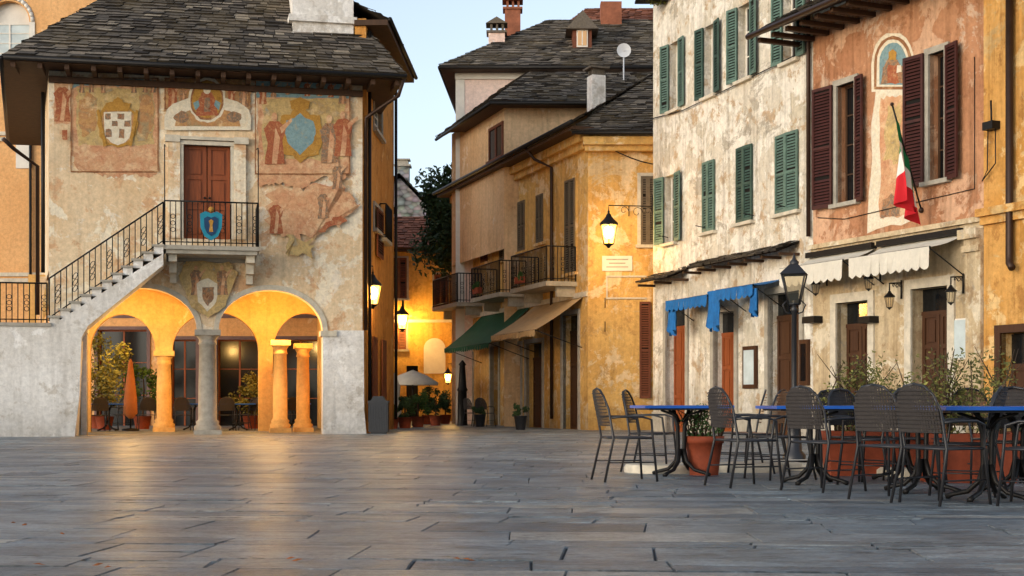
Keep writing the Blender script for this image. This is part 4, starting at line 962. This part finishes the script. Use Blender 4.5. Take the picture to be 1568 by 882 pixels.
def table_mesh():
    mb=MB('cafe_table'); mb.use('btop'); mb.box(-.5,.5,-.38,.38,.755,.785); mb.use('irong'); mb.box(-.44,.44,-.32,.32,.735,.755)
    mb.use('iron')
    for sx in (-.05,.05): mb.tube([(sx*1.8,0,.735),(sx*.8,0,.55),(sx*.7,0,.3),(sx,0,.12)],.024,8)
    for a in range(4):
        t=math.pi/4+a*math.pi/2; c,s=math.cos(t),math.sin(t)
        mb.tube([(c*.03,s*.03,.3),(c*.07,s*.07,.16),(c*.17,s*.17,.07),(c*.3,s*.3,.04),(c*.36,s*.36,.015)],[.028,.026,.022,.02,.028],6)
        mb.tube([(c*.03,s*.03,.6),(c*.1,s*.1,.68),(c*.26,s*.26,.73)],.014,5)
    return mb.done()
T=table_mesh()
def ptab(o,x,y,r,first=False):
    if not first: o2=bpy.data.objects.new('cafe_table',o.data); link(o2); o=o2
    o.matrix_basis=Matrix.Translation((x,y,0))@Matrix.Rotation(math.radians(r),4,'Z')
for k,(px,D,r) in enumerate([(1043,15.9,8),(1247,14.3,6),(1412,13.0,5),(1512,11.9,4),(1385,14.9,4),(1560,12.9,2)]): ptab(T,gx(px,D),D,r,k==0)
def planter(px,D,w,h,d,plant,ph,seed,long=False):
    mb=MB('terracotta_planter',M=Matrix.Translation((gx(px,D),D,0))).use('terra')
    if long:
        a=w/2; vs=[(-a*.92,-d/2*.9,0),(a*.92,-d/2*.9,0),(a*.92,d/2*.9,0),(-a*.92,d/2*.9,0),(-a,-d/2,h),(a,-d/2,h),(a,d/2,h),(-a,d/2,h)]
        mb.add(vs,[(0,1,5,4),(1,2,6,5),(2,3,7,6),(3,0,4,7),(3,2,1,0)]); mb.box(-a-.03,a+.03,-d/2-.03,-d/2+.02,h-.08,h); mb.box(-a-.03,a+.03,d/2-.02,d/2+.03,h-.08,h); mb.box(-a-.03,-a+.02,-d/2+.02,d/2-.02,h-.08,h); mb.box(a-.02,a+.03,-d/2+.02,d/2-.02,h-.08,h)
    else: mb.lathe((0,0),[(w*.36,0),(w*.42,h*.5),(w*.47,h*.82),(w*.5,h*.82),(w*.52,h),(w*.46,h),(w*.44,h*.9)],24,False)
    mb.use('dark'); mb.box(-w*.3,w*.3,-d*.3,d*.3,h*.8,h*.88)
    mb.use('bark'); r=random.Random(seed)
    for k in range(14):
        x=r.uniform(-w*.4,w*.4); mb.tube([(x,0,h*.85),(x+r.uniform(-.1,.1),r.uniform(-.1,.1),h+ph*.6),(x+r.uniform(-.25,.25),r.uniform(-.1,.1),h+ph*r.uniform(.9,1.15))],[.012,.008,.003],4)
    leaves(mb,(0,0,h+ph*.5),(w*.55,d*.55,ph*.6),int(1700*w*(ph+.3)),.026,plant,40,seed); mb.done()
planter(1078,16.0,.44,.44,.42,'leafy',.3,11); planter(1330,16.0,1.0,.5,.42,'leafo',.76,12,True); planter(1482,14.6,.95,.5,.42,'leafo',.8,13,True); planter(1585,15.5,.9,.5,.4,'leafy',.4,15,True)
mb=MB('stone_plinth').use('stonel')
for px,D,w in ((1015,16.6,.9),(1140,16.9,.9),(1205,17.5,1.1),(1290,17.2,1.2),(1420,16,1.3)):
    x=gx(px,D); mb.lathe((x,D),[(.0+w*.5,0),(w*.5,.07),(w*.47,.1)],28)
mb.done()

# ================================================================ arcade cafe furniture, parasols, alley plants
mb=MB('closed_parasol',M=P.M@Matrix.Translation((P.s(200,5.2),5.2,0))); mb.use('umb'); mb.lathe((0,0),[(.05,.35),(.2,.5),(.19,.9),(.12,1.5),(.06,1.95),(.01,2.1)],9); mb.use('iron'); mb.tube([(0,0,0),(0,0,2.2)],.025,6); mb.lathe((0,0),[(.25,0),(.25,.06),(.04,.08)],12); mb.done()
for i,(px,yy,sc,mt) in enumerate([(160,7,1.1,'leafo'),(218,8,.8,'leafy'),(148,9.5,1.2,'leafo'),(385,8,.7,'leafo')]):
    mb=MB('potted_shrub',M=P.M@Matrix.Translation((P.s(px,yy),yy,0))); mb.use('terra'); mb.lathe((0,0),[(.2,0),(.28,.4),(.3,.4)],16); mb.use('bark'); mb.tube([(0,0,.3),(.05,0,1.2),(0,.1,1.9)],[.03,.025,.01],5)
    leaves(mb,(0,0,1.55*sc),(.8*sc,.5,.85*sc),1500,.06,mt,18,30+i); mb.done()
for px,yy,f in [(150,5.0,30),(180,6.0,150),(280,5.4,200),(345,5.2,20),(385,5.4,160),(370,7,100),(225,6,20),(440,6,40)]:
    p=P.M@Vector((P.s(px,yy),yy,0)); o2=bpy.data.objects.new('chair',chA.data); link(o2); o2.matrix_basis=Matrix.Translation(p)@Matrix.Rotation(math.radians(f),4,'Z')
for px,yy in [(165,5.6),(365,5.6),(295,6.4),(450,6.6)]:
    p=P.M@Vector((P.s(px,yy),yy,0)); ptab(T,p.x,p.y,10)
for px,D,f in [(725,49,40),(742,48,60)]: place(chA,px,D,f)
mb=MB('market_parasol',M=Matrix.Translation((gx(632,50),50,0))).use('wawn'); 
mb.lathe((0,0),[(.95,1.42),(.95,1.52),(.5,1.78),(.02,1.95)],8,False); mb.use('iron'); mb.tube([(0,0,0),(0,0,1.98)],.03,6); mb.done()
mb=MB('market_stall_cover',M=Matrix.Translation((gx(600,47),47,0))).use('wawn'); mb.smooth=True; mb.lathe((0,0),[(.3,.0),(.33,.5),(.27,1.0),(.3,1.35),(.12,1.75),(.01,1.85)],9); mb.done()
for i,(px,D,sc) in enumerate([(620,45,.75),(640,47,1.0),(667,50,1.1),(600,44,.6),(682,54,.9),(655,53,.8)]):
    mb=MB('potted_shrub',M=Matrix.Translation((gx(px,D),D,0))); mb.use('terra'); mb.lathe((0,0),[(.17,0),(.23,.35),(.26,.35)],14); mb.use('bark'); mb.tube([(0,0,.3),(0,0,.8)],.03,5)
    leaves(mb,(0,0,.75*sc+.1),(.38*sc,.38*sc,.42*sc),1100,.045,'leafy' if i%2 else 'leafd',12,50+i); mb.done()
mb=MB('bollard_post',M=Matrix.Translation((gx(708,50),50,0))).use('iron'); mb.lathe((0,0),[(.2,0),(.18,.1),(.16,1.2),(.2,1.25),(.15,1.35),(.1,2.1),(.14,2.15),(.02,2.3)],12); mb.done()
for px,D in [(735,47.5),(797,42.4)]:
    mb=MB('plant_pot',M=Matrix.Translation((gx(px,D),D,0))).use('irong'); mb.lathe((0,0),[(.14,0),(.2,.4),(.22,.42),(.2,.42)],14); leaves(mb,(0,0,.55),(.25,.25,.2),350,.05,'leafd',6,70+px); mb.done()
for px in (776,845):
    s=CL.s(px); mb=MB('balcony_plant',CL,True); mb.use('terra'); mb.box(s-.3,s+.3,-1.15,-1.0,zb2+.1,zb2+.3); leaves(mb,(s,-1.08,zb2+.35),(.35,.12,.2),300,.05,'leafy',7,80+px); mb.done()

# ================================================================ WORLD, SUN, CAMERA
w=bpy.data.worlds.new('World'); scene.world=w; w.use_nodes=True; nt=w.node_tree; nt.nodes.clear()
sk=nt.nodes.new('ShaderNodeTexSky'); sk.sky_type='NISHITA'; sk.sun_disc=False
EL=math.radians(10); AZ=math.radians(232)
sk.sun_elevation=EL; sk.sun_rotation=AZ; sk.air_density=1.0; sk.dust_density=2.2; sk.ozone_density=2.2; sk.altitude=300
hs=nt.nodes.new('ShaderNodeHueSaturation'); hs.inputs['Saturation'].default_value=.58
bg=nt.nodes.new('ShaderNodeBackground'); bg.inputs[1].default_value=.36
nt.links.new(sk.outputs[0],hs.inputs['Color']); nt.links.new(hs.outputs[0],bg.inputs[0]); o=nt.nodes.new('ShaderNodeOutputWorld'); nt.links.new(bg.outputs[0],o.inputs[0])
sl=bpy.data.lights.new('sun','SUN'); sl.energy=.35; sl.angle=math.radians(40); sl.color=(1,.86,.74); so=bpy.data.objects.new('sun',sl); link(so)
AZs=math.radians(205); ELs=math.radians(18)
dirv=Vector((math.sin(AZs)*math.cos(ELs),math.cos(AZs)*math.cos(ELs),math.sin(ELs)))
so.rotation_euler=dirv.to_track_quat('Z','Y').to_euler()
cd=bpy.data.cameras.new('camera'); co=bpy.data.objects.new('camera',cd); link(co); scene.camera=co
cd.sensor_width=36; cd.lens=F/1568*36; cd.shift_y=(HY-441)/1568; cd.clip_end=2000; cd.clip_start=.1
co.location=(0,0,CH); co.rotation_euler=(math.pi/2,0,0)
scene.view_settings.view_transform='Standard'; scene.view_settings.look='None'; scene.view_settings.exposure=0
